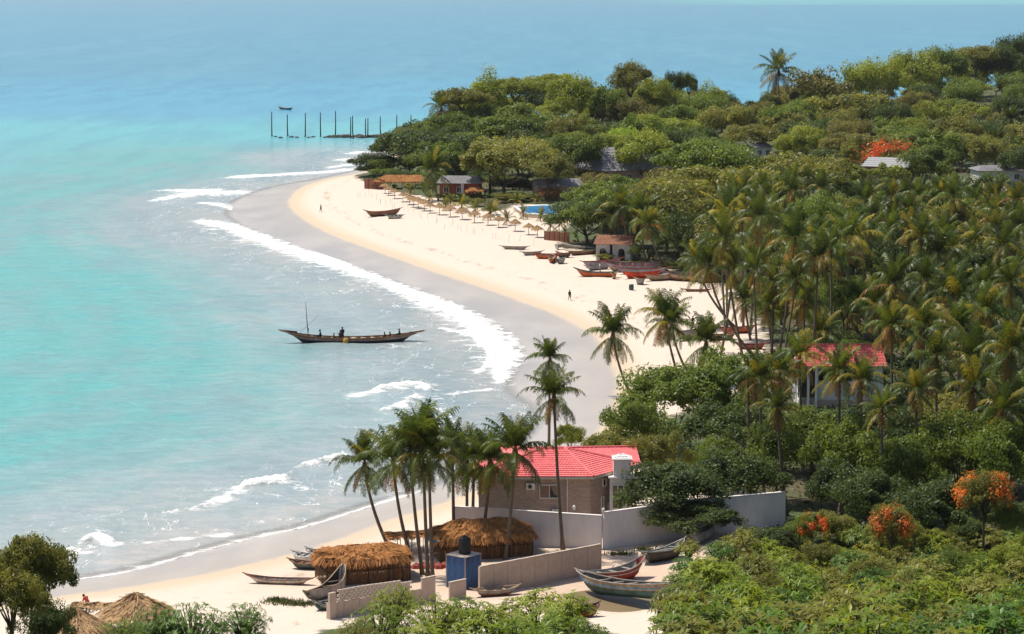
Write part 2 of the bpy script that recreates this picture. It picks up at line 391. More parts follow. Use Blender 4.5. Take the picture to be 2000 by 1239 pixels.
def build_sea():
    rows = np.concatenate([np.arange(1330, 240, -2.6), np.arange(240, 60, -4), np.arange(60, -8, -3), [-12, -15, -18, -20.5, -22, -23]])
    ys = at_z(1000, 1330)[1] * 0 + np.array([at_z(1000, r)[1] for r in rows])
    us = np.concatenate([[-1.6, -1.0, -.7, -.5, -.4, -.34], np.arange(-.30, .12, .00125), np.arange(.122, .3, .008), [.34, .4, .5, .7, 1.0, 1.6]])
    U, Y = np.meshgrid(us, ys); X = U * Y
    WD = -sdist(X, Y, W_poly)
    foam = np.zeros_like(X); fringe = np.zeros_like(X); Z = np.zeros_like(X)
    for P, hgt in FOAM:
        pw = np.array([at_z(a, b) for a, b, _ in P]); dv = np.gradient(pw, axis=0); dv /= np.linalg.norm(dv, axis=1, keepdims=True)
        hw = np.array([CAM_H * F / (b + 25) ** 2 * h * max(abs(dv[i, 0]), .25) for i, (_, b, h) in enumerate(P)])
        pw2 = catmull(np.column_stack([pw, hw]), 5)
        d, h = seg_dist(X, Y, pw2[:, :2], pw2[:, 2])
        f = np.clip(1 - d / np.maximum(h, .4), 0, 1)
        foam = np.maximum(foam, f ** .6); fringe = np.maximum(fringe, np.clip(1 - d / np.maximum(h * 2.6, 2.5), 0, 1)); Z = np.maximum(Z, hgt * f ** 1.5 * 1.6)
    sw = .10 * np.sin(WD * .55 + .8 * np.sin(X * .05)) + .07 * np.sin(Y * .33 + X * .09) + .05 * np.sin(Y * .7 - X * .21)
    Z = Z + sw * np.clip(WD / 25, 0, 1) * np.clip(2 - Y / 450, 0, 1)
    far = np.clip((Y - 380) / 1500, 0, 3)     # how far out past the sand bar
    ny, nx = X.shape; i = np.arange(ny * nx).reshape(ny, nx)
    q = np.stack([i[:-1, :-1], i[:-1, 1:], i[1:, 1:], i[1:, :-1]], -1).reshape(-1, 4)
    keep = (WD.ravel()[q] > -14).any(1)
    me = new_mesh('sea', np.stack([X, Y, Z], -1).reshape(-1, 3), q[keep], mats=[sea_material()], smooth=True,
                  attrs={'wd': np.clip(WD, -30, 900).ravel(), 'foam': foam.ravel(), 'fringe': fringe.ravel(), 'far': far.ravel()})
    tag(link('sea', me), kind='structure')
build_sea()
def build_creek():
    t = NT('creek_water'); n = t.noise(t.pos((1.2, 2.2, 1)), 1.0, 4)
    c = t.mix(n, (.24, .17, .10), (.17, .14, .08))
    m = t.done(t.bsdf(c, .35, t.bump(n, .4, .05), .15))
    cx, cy = 9.0, 193.5; z = ground(cx, cy) + .35
    ring = [(cx + 5.2 * math.cos(a) * (1 + .12 * math.sin(3 * a)), cy + 5.2 * math.sin(a)) for a in np.linspace(0, 2 * PI, 40)[:-1]]
    me = bpy.data.meshes.new('creek'); me.from_pydata([(x, y, z) for x, y in ring], [], [list(range(39))]); me.materials.append(m)
    tag(link('creek', me), kind='structure')
build_creek()

# ---------------------------------------------------------------- plants
def leaf_material(name, trans=.42, rough=.45, warm=(1.9, 1.45, .5)):
    t = NT(name); oi = t.n('ShaderNodeObjectInfo'); tint = t.attr('tint')
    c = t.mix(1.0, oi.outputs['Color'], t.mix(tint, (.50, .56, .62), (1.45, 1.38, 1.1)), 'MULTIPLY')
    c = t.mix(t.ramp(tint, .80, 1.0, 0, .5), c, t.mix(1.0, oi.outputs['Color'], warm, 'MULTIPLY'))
    rnd = t.math('MULTIPLY_ADD', oi.outputs['Random'], .36, .82)
    cmb = t.n('ShaderNodeCombineColor'); [t.set(cmb.inputs[k], rnd) for k in range(3)]
    c = t.mix(1.0, c, cmb.outputs[0], 'MULTIPLY')
    b = t.bsdf(c, rough, None, .24)
    tl = t.n('ShaderNodeBsdfTranslucent'); t.set(tl.inputs[0], t.mix(1.0, c, (1.5, 1.4, .6), 'MULTIPLY'))
    mx = t.n('ShaderNodeMixShader'); mx.inputs[0].default_value = trans
    t.t.links.new(b, mx.inputs[1]); t.t.links.new(tl.outputs[0], mx.inputs[2])
    return t.done(mx.outputs[0])
LEAF = leaf_material('leaf'); FROND = leaf_material('frond', .38, .38, (2.0, 1.35, .55)); WAXY = leaf_material('waxy_leaf', .36, .42, (1.7, 1.5, .7))
BARK = mat('bark', (.16, .115, .075), .9, .35, 4, bump=.5); PALM_BARK = mat('palm_bark', (.20, .155, .11), .9, .35, 3, bump=.5, stretch=(1, 1, 5))
HUSK = mat('husk', (.20, .10, .045), .9, .4, 6)

def leaves(rng, cen, nrm, size, aspect=.55, fold=0.0):
    """quads, one per leaf: centre, normal, size"""
    n = len(cen)
    nrm = nrm / np.linalg.norm(nrm, axis=1, keepdims=True)
    r = rng.normal(size=(n, 3)); a = np.cross(nrm, r); a /= np.linalg.norm(a, axis=1, keepdims=True) + 1e-9
    b = np.cross(nrm, a); s = (size * (.65 + .7 * rng.random(n)))[:, None] * .5
    V = np.stack([cen - a * s, cen + b * s * aspect - a * s * .1, cen + a * s, cen - b * s * aspect - a * s * .1], 1)
    return V.reshape(-1, 3), np.arange(n * 4).reshape(n, 4)
CROWNS = {}
def crown_mesh(kind, seed):
    """a crown about 2 wide and 1.x high, standing on z = 0; leaf clumps gathered in boughs"""
    rng = np.random.default_rng(seed); random.seed(seed)
    if kind == 'flat':   nb, nl, zr, lo, cl, ls = 28, 560, .46, .30, (.31, .13), .054
    elif kind == 'tall': nb, nl, zr, lo, cl, ls = 22, 480, 1.35, .15, (.32, .32), .068
    elif kind == 'near': nb, nl, zr, lo, cl, ls = 30, 700, .85, .22, (.30, .22), .052
    elif kind == 'loose': nb, nl, zr, lo, cl, ls = 17, 300, .85, .3, (.27, .20), .075
    else:                nb, nl, zr, lo, cl, ls = 26, 620, .80, .20, (.31, .23), .058
    P = []; N = []; T = []; boughs = []
    for i in range(nb):
        for _ in range(30):
            d = rng.normal(size=3); d /= np.linalg.norm(d)
            if d[2] > -.45: break
        k = .40 + .58 * rng.random()
        if kind == 'flat': c = np.array((d[0] * .78 * math.sqrt(rng.random()) * 1.05, d[1] * .78, lo + zr * .55 + rng.random() * zr * .5 - .25 * (d[0] ** 2 + d[1] ** 2)))
        else: c = np.array((d[0] * k, d[1] * k, lo + zr * .5 + d[2] * zr * .5 * k * 1.1))
        bq = .55 + .9 * rng.random(); br = cl[0] * bq; bz = cl[1] * bq * (.8 + .5 * rng.random())
        boughs.append(c)
        bt = rng.random()
        # each bough is itself a handful of leaf clumps
        for j in range(7):
            e = rng.normal(size=3); e /= np.linalg.norm(e); e[2] = abs(e[2]) * .9 - .15
            cc = c + e * np.array((br, br, bz)) * .68; m = nl // 7
            q = rng.normal(size=(m, 3)); q /= np.linalg.norm(q, axis=1, keepdims=True)
            rad = (.55 + .5 * rng.random(m) ** .6)[:, None]
            pts = cc + q * rad * np.array((br, br, bz * 1.15)) * .52
            P.append(pts); nn = q * .8 + np.array((0, 0, .55)) + rng.normal(size=(m, 3)) * .55; N.append(nn)
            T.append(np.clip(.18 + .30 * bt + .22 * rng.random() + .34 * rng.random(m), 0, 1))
    P = np.vstack(P); N = np.vstack(N); T = np.concatenate(T)
    V, q = leaves(rng, P, N, ls, .62)
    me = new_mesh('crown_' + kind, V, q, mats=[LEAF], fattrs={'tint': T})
    # trunk and limbs reach from the root (0,0,-1) into the boughs
    b = MB(); lean = rng.normal(size=2) * .06
    fork = Vector((lean[0], lean[1], lo * .4))
    b.tube([(0, 0, -1.2), (lean[0] * .4, lean[1] * .4, -.5), fork], [.07, .055, .045], 7)
    for c in boughs[:9]:
        mid = fork.lerp(Vector(c), .5) + Vector((0, 0, -.03)); b.tube([fork, mid, c], [.032, .02, .008], 5)
    CROWNS[(kind, seed)] = (me, b.mesh('trunk', BARK, True))
    return CROWNS[(kind, seed)]
for k_ in ('round', 'flat', 'tall', 'loose', 'near'):
    for s_ in range(3 if k_ != 'tall' else 2): crown_mesh(k_, s_ + 11)

TREE_LOG = []
def tree(px, ytop, D, wpx, kind='round', col=(.07, .10, .02), label=None, group=None, seed=None, name='tree', cat='tree', hmax=22, trunk=True):
    """a tree whose crown is centred on column px, its top on row ytop, at D metres"""
    top = at_d(px, ytop, D); g = ground(top.x, top.y); H = top.z - g
    if H < 1.0: H = 1.0
    H = min(H, hmax); Rw = wpx / F * D * .5
    hk = {'flat': .86, 'tall': 1.62, 'near': 1.16, 'loose': 1.28, 'round': 1.13}[kind]
    sd = seed if seed is not None else random.randrange(3 if kind != 'tall' else 2)
    cm, tm = CROWNS[(kind, sd + 11)]
    sz = max(min(Rw * 1.15, H * .8 / hk), H * .42 / hk)     # vertical scale of the crown
    t = thing(name, label, cat, (top.x, top.y, g - .1), random.random() * 6.28, group)
    z0 = H - sz * hk
    if kind == 'near' or (kind == 'round' and H < 11): sz = max(sz, min(H * .86 / hk, Rw * 1.5)); z0 = H - sz * hk
    else: sz = max(sz, min(H * (.66 if kind == 'flat' else .82) / hk, Rw * (.95 if kind == 'flat' else 1.35))); z0 = H - sz * hk
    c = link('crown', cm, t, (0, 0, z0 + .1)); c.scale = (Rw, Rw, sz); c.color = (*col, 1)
    if trunk:
        k = link('trunk', tm, t, (0, 0, z0 + .1)); k.scale = (Rw * .8, Rw * .8, max((z0 + .1) / 1.2, sz * .5) if z0 > .5 else sz * .6)
    TREE_LOG.append((t, px, ytop, D))
    return t

# --- coconut palms: every frond is an object of its own
def frond_mesh(elev, droop, L, seed, n=27, ll=1.0, side=0.0):
    rng = np.random.default_rng(seed); pts = []; p = np.array((0., 0., 0.)); a = math.radians(elev); K = 14
    for i in range(K + 1):
        pts.append(p.copy()); t = i / K
        aa = a - math.radians(droop) * t ** 1.4
        p = p + np.array((math.cos(aa), side * t * .6, math.sin(aa))) * L / K
    pts = np.array(pts); V = []; Q = []; T = []
    def ev(t):
        f = t * K; i = min(int(f), K - 1); return pts[i] + (pts[i + 1] - pts[i]) * (f - i), pts[i + 1] - pts[i]
    # rachis
    for i in range(K):
        w0 = .045 * (1 - i / K) + .008; w1 = .045 * (1 - (i + 1) / K) + .008; b = len(V)
        V += [pts[i] + (0, w0, 0), pts[i] - (0, w0, 0), pts[i + 1] - (0, w1, 0), pts[i + 1] + (0, w1, 0)]; Q.append((b, b + 1, b + 2, b + 3)); T.append(.92)
    for s in (-1, 1):
        for i in range(n):
            t = .13 + .87 * (i + rng.random() * .6) / n; c, tg = ev(min(t, .995)); tg = tg / np.linalg.norm(tg)
            ln = ll * (.45 + .75 * math.sin(PI * min(t * .92 + .12, 1.0)) ** .8) * (.55 + .7 * rng.random())
            sd = np.array((0, s, 0.)); up = np.cross(tg, (0, 1., 0)) * -1
            d1 = sd * .80 + tg * .55 + np.array((0, 0, -.10 - .25 * rng.random())); d1 /= np.linalg.norm(d1)
            d2 = sd * .45 + tg * .40 + np.array((0, 0, -.75 - .4 * rng.random())); d2 /= np.linalg.norm(d2)
            m = c + d1 * ln * .5; e = m + d2 * ln * .55
            wv = tg * .055; b = len(V)
            V += [c - wv * .7, c + wv * .7, m + wv, m - wv, e + wv * .12, e - wv * .12]
            Q += [(b, b + 1, b + 2, b + 3), (b + 3, b + 2, b + 4, b + 5)]; q = .25 + .5 * rng.random(); T += [q, q]
    return new_mesh('frond', np.array(V), np.array(Q), mats=[FROND], fattrs={'tint': T})
FR = {}
for k_, (e_, d_, L_) in {'spear': (84, 16, 4.0), 'up': (66, 58, 4.6), 'out': (42, 112, 4.8), 'flat': (14, 92, 4.7), 'hang': (-30, 50, 4.3), 'dead': (-58, 30, 3.6)}.items():
    FR[k_] = [frond_mesh(e_ + random.Random(k_ + str(i)).uniform(-6, 6), d_ * random.Random(str(i) + k_).uniform(.85, 1.15), L_, i * 7 + 3, side=(-.12, .1, .22)[i]) for i in range(3)]
_b = MB(); _b.lathe([(.10, -.9), (.24, -.5), (.30, -.1), (.20, .25), (.05, .6)], 8)
for _k in range(7):
    _a = _k * .9; _b.lathe([(.02, -.17), (.12, -.08), (.13, .04), (.02, .16)], 6, (.34 * math.cos(_a), .34 * math.sin(_a), -.42 - .12 * (_k % 3)))
HUSK_ME = _b.mesh('husk', HUSK, True)
G_D, G_M, G_Y, G_O = (.052, .080, .020), (.090, .122, .026), (.23, .20, .04), (.27, .155, .045)
PALM_LOG = []
def palm(base, top, label=None, group=None, size=1.0, yellow=.25, n=27, name='coconut_palm', wind=0.0, bend=.35, stem=.17, cat='palm', mixk=None, dead=2):
    """base and top are points; the trunk curves between them"""
    base = Vector(base); top = Vector(top)
    t = thing(name, label, cat, base, 0, group); tone = random.uniform(.72, 1.28)
    v = top - base; b = MB(); pts = []; K = 10
    for i in range(K + 1):
        f = i / K; h = Vector((v.x, v.y, 0)) * (f * (1 - bend) + bend * (1 - (1 - f) ** 2)); pts.append(h + Vector((0, 0, v.z * f - .3 * (1 - f))))
    b.tube(pts, [stem * (1.7 if i == 0 else 1.12 - .45 * i / K) for i in range(K + 1)], 8)
    b.build('trunk', PALM_BARK, t, smooth=True)
    h = link('husk', HUSK_ME, t, v); h.scale = (size,) * 3
    kinds = mixk or (['spear'] * 4 + ['up'] * 7 + ['out'] * 5 + ['flat'] * 4 + ['hang'] * 5)
    seq = [kinds[int(i * len(kinds) / n) % len(kinds)] for i in range(n)] + ['dead'] * dead
    for i, k in enumerate(seq):
        o = link('frond', random.choice(FR[k]), t, v)
        az = i * 2.399 + random.uniform(-.3, .3)
        if wind: az = az + wind * math.sin(az) * .5
        o.rotation_euler = (random.uniform(-.15, .15), random.uniform(-.12, .12), az); s = size * random.uniform(.85, 1.1); o.scale = (s, s, s)
        r = random.random()
        if k == 'dead': c = (.20, .115, .045)
        elif k in ('hang', 'flat') and r < yellow: c = G_O if r < yellow * .35 else G_Y
        elif r < yellow * .5: c = G_Y
        else: c = G_M if random.random() < .6 else G_D
        o.color = (c[0] * tone, c[1] * tone, c[2] * tone, 1)
    PALM_LOG.append((t, *proj(*top)[:2]))
    return t
def palm_px(bx, by, tx, ty, dD=0.0, **kw):
    b = at(bx, by); D = b.y + dD
    return palm(b, at_d(tx, ty, D), **kw)
# ---------------------------------------------------------------- materials of built things
def brickwork(name, c1, c2, mortar, sx, sy, bump=.5):
    t = NT(name); tc = t.n('ShaderNodeTexCoord'); mp = t.n('ShaderNodeMapping'); mp.inputs['Rotation'].default_value = (PI / 2, 0, 0)
    t.t.links.new(tc.outputs['Object'], mp.inputs[0])
    b = t.n('ShaderNodeTexBrick'); t.t.links.new(mp.outputs[0], b.inputs[0])
    t.set(b.inputs['Color1'], c1); t.set(b.inputs['Color2'], c2); t.set(b.inputs['Mortar'], mortar)
    t.set(b.inputs['Scale'], 1.0); t.set(b.inputs['Brick Width'], sx); t.set(b.inputs['Row Height'], sy); t.set(b.inputs['Mortar Size'], .012)
    n = t.noise(t.pos(obj=True), 2.0, 5, .65); c = t.mix(t.ramp(n, .35, .7, 0, .45), b.outputs[0], tuple(q * .6 for q in c1))
    return t.done(t.bsdf(c, .85, t.bump(t.math('ADD', b.outputs['Fac'], t.math('MULTIPLY', n, -.6)), bump, .03), .3))
STONE = brickwork('stone_cladding', (.55, .40, .32), (.42, .30, .24), (.32, .245, .20), .42, .13)
WHITE = mat('white_paint', (.78, .76, .74), .7, .10, .6, (.66, .62, .58))
WALLW = mat('white_wall_paint', (.80, .75, .72), .8, .12, .5, (.70, .63, .58), stretch=(1, 1, .35))
CONC = mat('concrete', (.53, .41, .33), .9, .16, .9, (.45, .34, .27), bump=.3)
CONC2 = mat('concrete_cap', (.60, .49, .40), .9, .2, 2)
REDT = mat('red_roof_tile', (.80, .19, .19), .55, .20, 1.6, (.68, .125, .12), spec=.5)
REDT2 = mat('faded_red_roof_tile', (.58, .12, .10), .6, .28, 1.0, (.46, .08, .065))
FASC = mat('fascia', (.62, .56, .46), .7, .15)
GLASS = mat('dark_glass', (.022, .022, .026), .12, .1, 2, spec=.6)
CURT = mat('curtain', (.34, .22, .15), .8, .3, 4, stretch=(6, 1, 1))
METALG = mat('grey_metal', (.38, .38, .38), .5, .2)
BLACK = mat('black_plastic', (.012, .013, .016), .5, .2)
def thatch_mat(name, c1, c2):
    t = NT(name); n = t.noise(t.pos((1, 1, .5), obj=True), 2.2, 6, .7); n2 = t.noise(t.pos((1, 1, .4), obj=True), 14, 3, .6); tint = t.attr('tint')
    c = t.mix(t.ramp(n, .3, .7), c2, c1); c = t.mix(t.ramp(n2, .35, .7, 0, .5), c, tuple(q * .5 for q in c2))
    c = t.mix(1.0, c, t.mix(tint, (.7, .66, .62), (1.5, 1.45, 1.35)), 'MULTIPLY')
    return t.done(t.bsdf(c, .9, t.bump(n2, .6, .05), .15))
THATCH = thatch_mat('thatch', (.48, .225, .085), (.31, .14, .05))
THATCH2 = thatch_mat('pale_thatch', (.47, .315, .18), (.36, .23, .12))
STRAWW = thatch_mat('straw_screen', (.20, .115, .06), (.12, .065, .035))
WOODG = mat('grey_wood', (.38, .34, .29), .9, .35, 3, (.24, .21, .18), bump=.4)
WOODB = mat('brown_wood', (.26, .135, .07), .85, .35, 3, (.17, .085, .045), bump=.4)
WOODD = mat('dark_wood', (.07, .055, .042), .9, .35, 3)
def paint(name, c, **k): return mat('boat_' + name, c, .55, .40, 1.6, None, .4, .25, **k)
P_RED, P_ORANGE, P_NAVY = paint('red', (.36, .05, .03)), paint('orange', (.62, .14, .03)), paint('navy', (.02, .03, .055))
P_GREEN, P_BLUE, P_WHITE = paint('green', (.06, .13, .12)), paint('blue', (.06, .28, .48)), paint('white', (.68, .66, .60))
P_BROWN, P_GREY, P_TAN = paint('brown', (.30, .13, .07)), paint('grey', (.36, .34, .31)), paint('tan', (.48, .33, .20))
P_LILAC, P_SCAR, P_DARK, P_YEL = paint('lilac', (.42, .36, .42)), paint('scarlet', (.80, .07, .02)), paint('dark', (.06, .05, .045)), paint('yellow', (.75, .42, .04))

# ---------------------------------------------------------------- boats
def boat(name, label, cat, A, B, beam=1.6, depth=.8, sheer=(.7, .5), cols=(P_BROWN, P_BROWN, P_GREY, P_TAN), thw=4, group=None, roll=0.0, sink=0.0, nt=22, rake=(.9, .6), extra=None, stripe=None, hog=2.4):
    """A is the point under the bow, B under the stern; hull, rails, thwarts, posts are parts"""
    A = Vector(A); B = Vector(B); mid = (A + B) / 2; v = A - B; L = math.hypot(v.x, v.y)
    t = thing(name, label, cat, (mid.x, mid.y, mid.z - sink), 0, group)
    t.rotation_euler = (roll, -math.atan2(v.z, L), math.atan2(v.y, v.x))
    hl = L / 2
    def hb(u): return beam / 2 * max(1 - abs(u) ** hog, 0) ** .75 + .03
    def gz(u): return depth + (sheer[0] if u > 0 else sheer[1]) * abs(u) ** 2.2
    def kz(u): return (gz(u) - .12) * max(0, (abs(u) - .55) / .45) ** 2.2
    def hx(u, h): return u * (hl - (rake[0] if u > 0 else rake[1]) * (1 - h) * abs(u) ** 3)
    def hp(u, a, ins=0.0):
        h = 1 - math.cos(abs(a) * PI / 2) ** 1.15; h = abs(a) ** 1.5 if abs(a) > 0 else 0
        y = (hb(u) - ins) * math.copysign(math.sin(min(abs(a) ** .75, 1) * PI / 2), a) if a else 0
        z0 = kz(u) + ins * 1.2
        return Vector((hx(u, h), y if abs(y) > 0 else 0, z0 + (gz(u) - z0) * h))
    us = [-1 + 2 * i / nt for i in range(nt + 1)]; al = [-1, -.86, -.7, -.45, 0, .45, .7, .86, 1]; na = len(al)
    V = []; Fs = []; M = []
    for u in us: V += [hp(u, a) for a in al]
    for u in us: V += [hp(u, a, min(.06, hb(u) * .5)) for a in al]
    o2 = (nt + 1) * na
    for i in range(nt):
        for j in range(na - 1):
            up = abs(al[j] + al[j + 1]) / 2 > .60
            Fs.append((i * na + j, i * na + j + 1, (i + 1) * na + j + 1, (i + 1) * na + j)); M.append(1 if up else 0)
            Fs.append((o2 + i * na + j, o2 + (i + 1) * na + j, o2 + (i + 1) * na + j + 1, o2 + i * na + j + 1)); M.append(2)
    hb_ = MB(); hb_.v = [tuple(p) for p in V]; hb_.f = [list(f) for f in Fs]; hb_.m = M
    hb_.build('hull', list(cols[:3]), t, smooth=False)
    for s in (-1, 1):
        MB().tube([hp(u, s) + Vector((0, s * .01, .02)) for u in us], .055, 5).build('gunwale', cols[3], t)
        if stripe: MB().tube([hp(u, s * .80) + Vector((0, s * .02, 0)) for u in us[1:-1]], .045, 4).build('rubbing_strake', stripe, t)
    for i in range(thw):
        u = -.62 + 1.24 * (i + .5) / thw
        MB().box((u * hl, 0, gz(u) - .10), (.24, 2 * hb(u) - .06, .05)).build('thwart', cols[3], t)
    for s, nm in ((1, 'stem_post'), (-1, 'stern_post')):
        MB().tube([hp(s * 1.0, 0) + Vector((0, 0, -.05)), hp(s * 1.0, 1) + Vector((s * .25, 0, .16))], [.07, .05], 5).build(nm, cols[3], t)
    t['hp'] = 0; del t['hp']
    return t, hp, gz, hl
def boat_px(a, b, *args, **k):
    return boat(*args[:3], at(*a), at(*b), *args[3:], **k)

# ---------------------------------------------------------------- people: one skinned body, clothes as children
SKIN = mat('dark_skin', (.055, .030, .020), .6, .15)
POSES = {
 'walk': dict(pelvis=(0, 0, .92), chest=(.03, 0, 1.28), neck=(.04, 0, 1.46), head=(.06, 0, 1.62), kl=(.20, .10, .50), fl=(.26, .11, .06), kr=(-.02, -.10, .50), fr=(-.28, -.11, .08), el=(-.10, .23, 1.10), hl=(.05, .25, .86), er=(.10, -.23, 1.12), hr=(.28, -.22, .92)),
 'stand': dict(pelvis=(0, 0, .94), chest=(.0, 0, 1.30), neck=(.01, 0, 1.48), head=(.03, 0, 1.64), kl=(.03, .11, .50), fl=(.0, .12, .05), kr=(.0, -.11, .50), fr=(.0, -.13, .05), el=(.02, .25, 1.12), hl=(.14, .26, .88), er=(.06, -.26, 1.14), hr=(.22, -.18, .98)),
 'sit': dict(pelvis=(0, 0, .16), chest=(.04, 0, .52), neck=(.06, 0, .70), head=(.09, 0, .86), kl=(.42, .14, .30), fl=(.50, .14, -.16), kr=(.42, -.14, .30), fr=(.54, -.14, -.14), el=(.10, .25, .36), hl=(.36, .17, .32), er=(.10, -.25, .36), hr=(.36, -.16, .34)),
 'stoop': dict(pelvis=(0, 0, .86), chest=(.28, 0, 1.10), neck=(.42, 0, 1.22), head=(.54, 0, 1.26), kl=(.12, .11, .46), fl=(.02, .12, .05), kr=(.04, -.11, .48), fr=(-.10, -.12, .05), el=(.36, .22, .88), hl=(.52, .16, .66), er=(.38, -.22, .90), hr=(.56, -.14, .70)),
}
BODY = {}
def body_meshes(pose):
    if pose in BODY: return BODY[pose]
    P = POSES[pose]; V = [P['pelvis'], P['chest'], P['neck'], P['head']]; E = [(0, 1), (1, 2), (2, 3)]; Rr = [.135, .155, .06, .10]
    px, pz = P['pelvis'][0], P['pelvis'][2]; cx, cz = P['chest'][0], P['chest'][2]
    hx_, hz_ = P['head'][0], P['head'][2]; V.append((hx_ + .02, 0, hz_ + .10)); E.append((3, 4)); Rr.append(.07)
    for s, k, f in ((1, 'kl', 'fl'), (-1, 'kr', 'fr')):
        b = len(V); ft = P[f]; V += [(px, s * .09, pz - .05), P[k], ft, (ft[0] + .17, ft[1], max(ft[2] - .02, -.2))]; E += [(0, b), (b, b + 1), (b + 1, b + 2), (b + 2, b + 3)]; Rr += [.095, .062, .045, .032]
    for s, e, h in ((1, 'el', 'hl'), (-1, 'er', 'hr')):
        b = len(V); q = np.array(P[h]); d = q - np.array(P[e]); d = d / np.linalg.norm(d)
        V += [(cx, s * .17, cz + .10), P[e], tuple(q), tuple(q + d * .09)]; E += [(1, b), (b, b + 1), (b + 1, b + 2), (b + 2, b + 3)]; Rr += [.065, .045, .033, .034]
    me = bpy.data.meshes.new('body'); me.from_pydata(V, E, []); o = bpy.data.objects.new('body', me); C.objects.link(o)
    md = o.modifiers.new('skin', 'SKIN'); sub = o.modifiers.new('sub', 'SUBSURF'); sub.levels = 1; sub.render_levels = 1
    if not me.skin_vertices: me.attributes  # layer comes with the modifier
    for i, r_ in enumerate(Rr): me.skin_vertices[0].data[i].radius = (r_, r_)
    me.skin_vertices[0].data[0].use_root = True
    dg = bpy.context.evaluated_depsgraph_get(); dg.update()
    bm = bpy.data.meshes.new_from_object(o.evaluated_get(dg)); bpy.data.objects.remove(o)
    bm.materials.clear(); bm.materials.append(SKIN)
    co = np.array([v.co for v in bm.vertices]); nr = np.array([v.normal for v in bm.vertices])
    up = np.array(P['neck']) - np.array(P['pelvis']); up /= np.linalg.norm(up); rel = (co - np.array(P['pelvis'])) @ up
    def piece(nm, sel):
        fs = [list(p.vertices) for p in bm.polygons if sel[list(p.vertices)].all()]
        used = sorted({i for f in fs for i in f}); ix = {v: i for i, v in enumerate(used)}
        m2 = bpy.data.meshes.new(nm); m2.from_pydata([tuple(co[i] + nr[i] * .022) for i in used], [], [[ix[i] for i in f] for f in fs]); return m2
    shoulder = (rel > .0) & (rel < np.linalg.norm(np.array(P['neck']) - np.array(P['pelvis'])) - .02) & (np.abs(co[:, 1]) < .27)
    kneez = P['kl'][2]
    legs = (rel < .04) & (np.abs(co[:, 1]) < .22) & ((co[:, 2] > kneez - .08) if pose != 'sit' else (co[:, 2] > -.02))
    BODY[pose] = (bm, piece('shirt', shoulder), piece('shorts', legs)); return BODY[pose]
CLOTH = {}
def cloth(c):
    if c not in CLOTH: CLOTH[c] = mat('cloth_%d' % len(CLOTH), c, .9, .2, 6)
    return CLOTH[c]
HAIR = mat('black_hair', (.012, .010, .009), .8, .1)
def person(label, loc, rz, pose='walk', shirt=(.05, .06, .09), shorts=(.10, .09, .08), group=None, scale=1.0):
    b, s, l = body_meshes(pose); t = thing('person', label, 'person', loc, rz, group)
    o = link('body', b, t)
    for nm, me, c in (('shirt', s, shirt), ('shorts', l, shorts)):
        m = me.copy(); m.materials.append(cloth(c)); q = link(nm, m, t)
    h = POSES[pose]['head']; hb_ = MB(); hb_.lathe([(.06, -.04), (.105, .0), (.10, .07), (.05, .125)], 8, (h[0] - .01, 0, h[2] + .03)); hb_.build('hair', HAIR, t, smooth=True)
    fc = MB(); f0 = (h[0] + .10, 0, h[2])
    fc.box((h[0] + .105, 0, h[2] + .0), (.03, .03, .05)); [fc.box((h[0] + .095, s_ * .035, h[2] + .03), (.015, .022, .012)) for s_ in (-1, 1)]; fc.box((h[0] + .095, 0, h[2] - .045), (.015, .05, .012))
    [fc.box((h[0], s_ * .105, h[2] + .0), (.04, .02, .06)) for s_ in (-1, 1)]
    fc.build('face_features', SKIN, t)['kind'] = 'stuff'; t.scale = (scale,) * 3
    return t

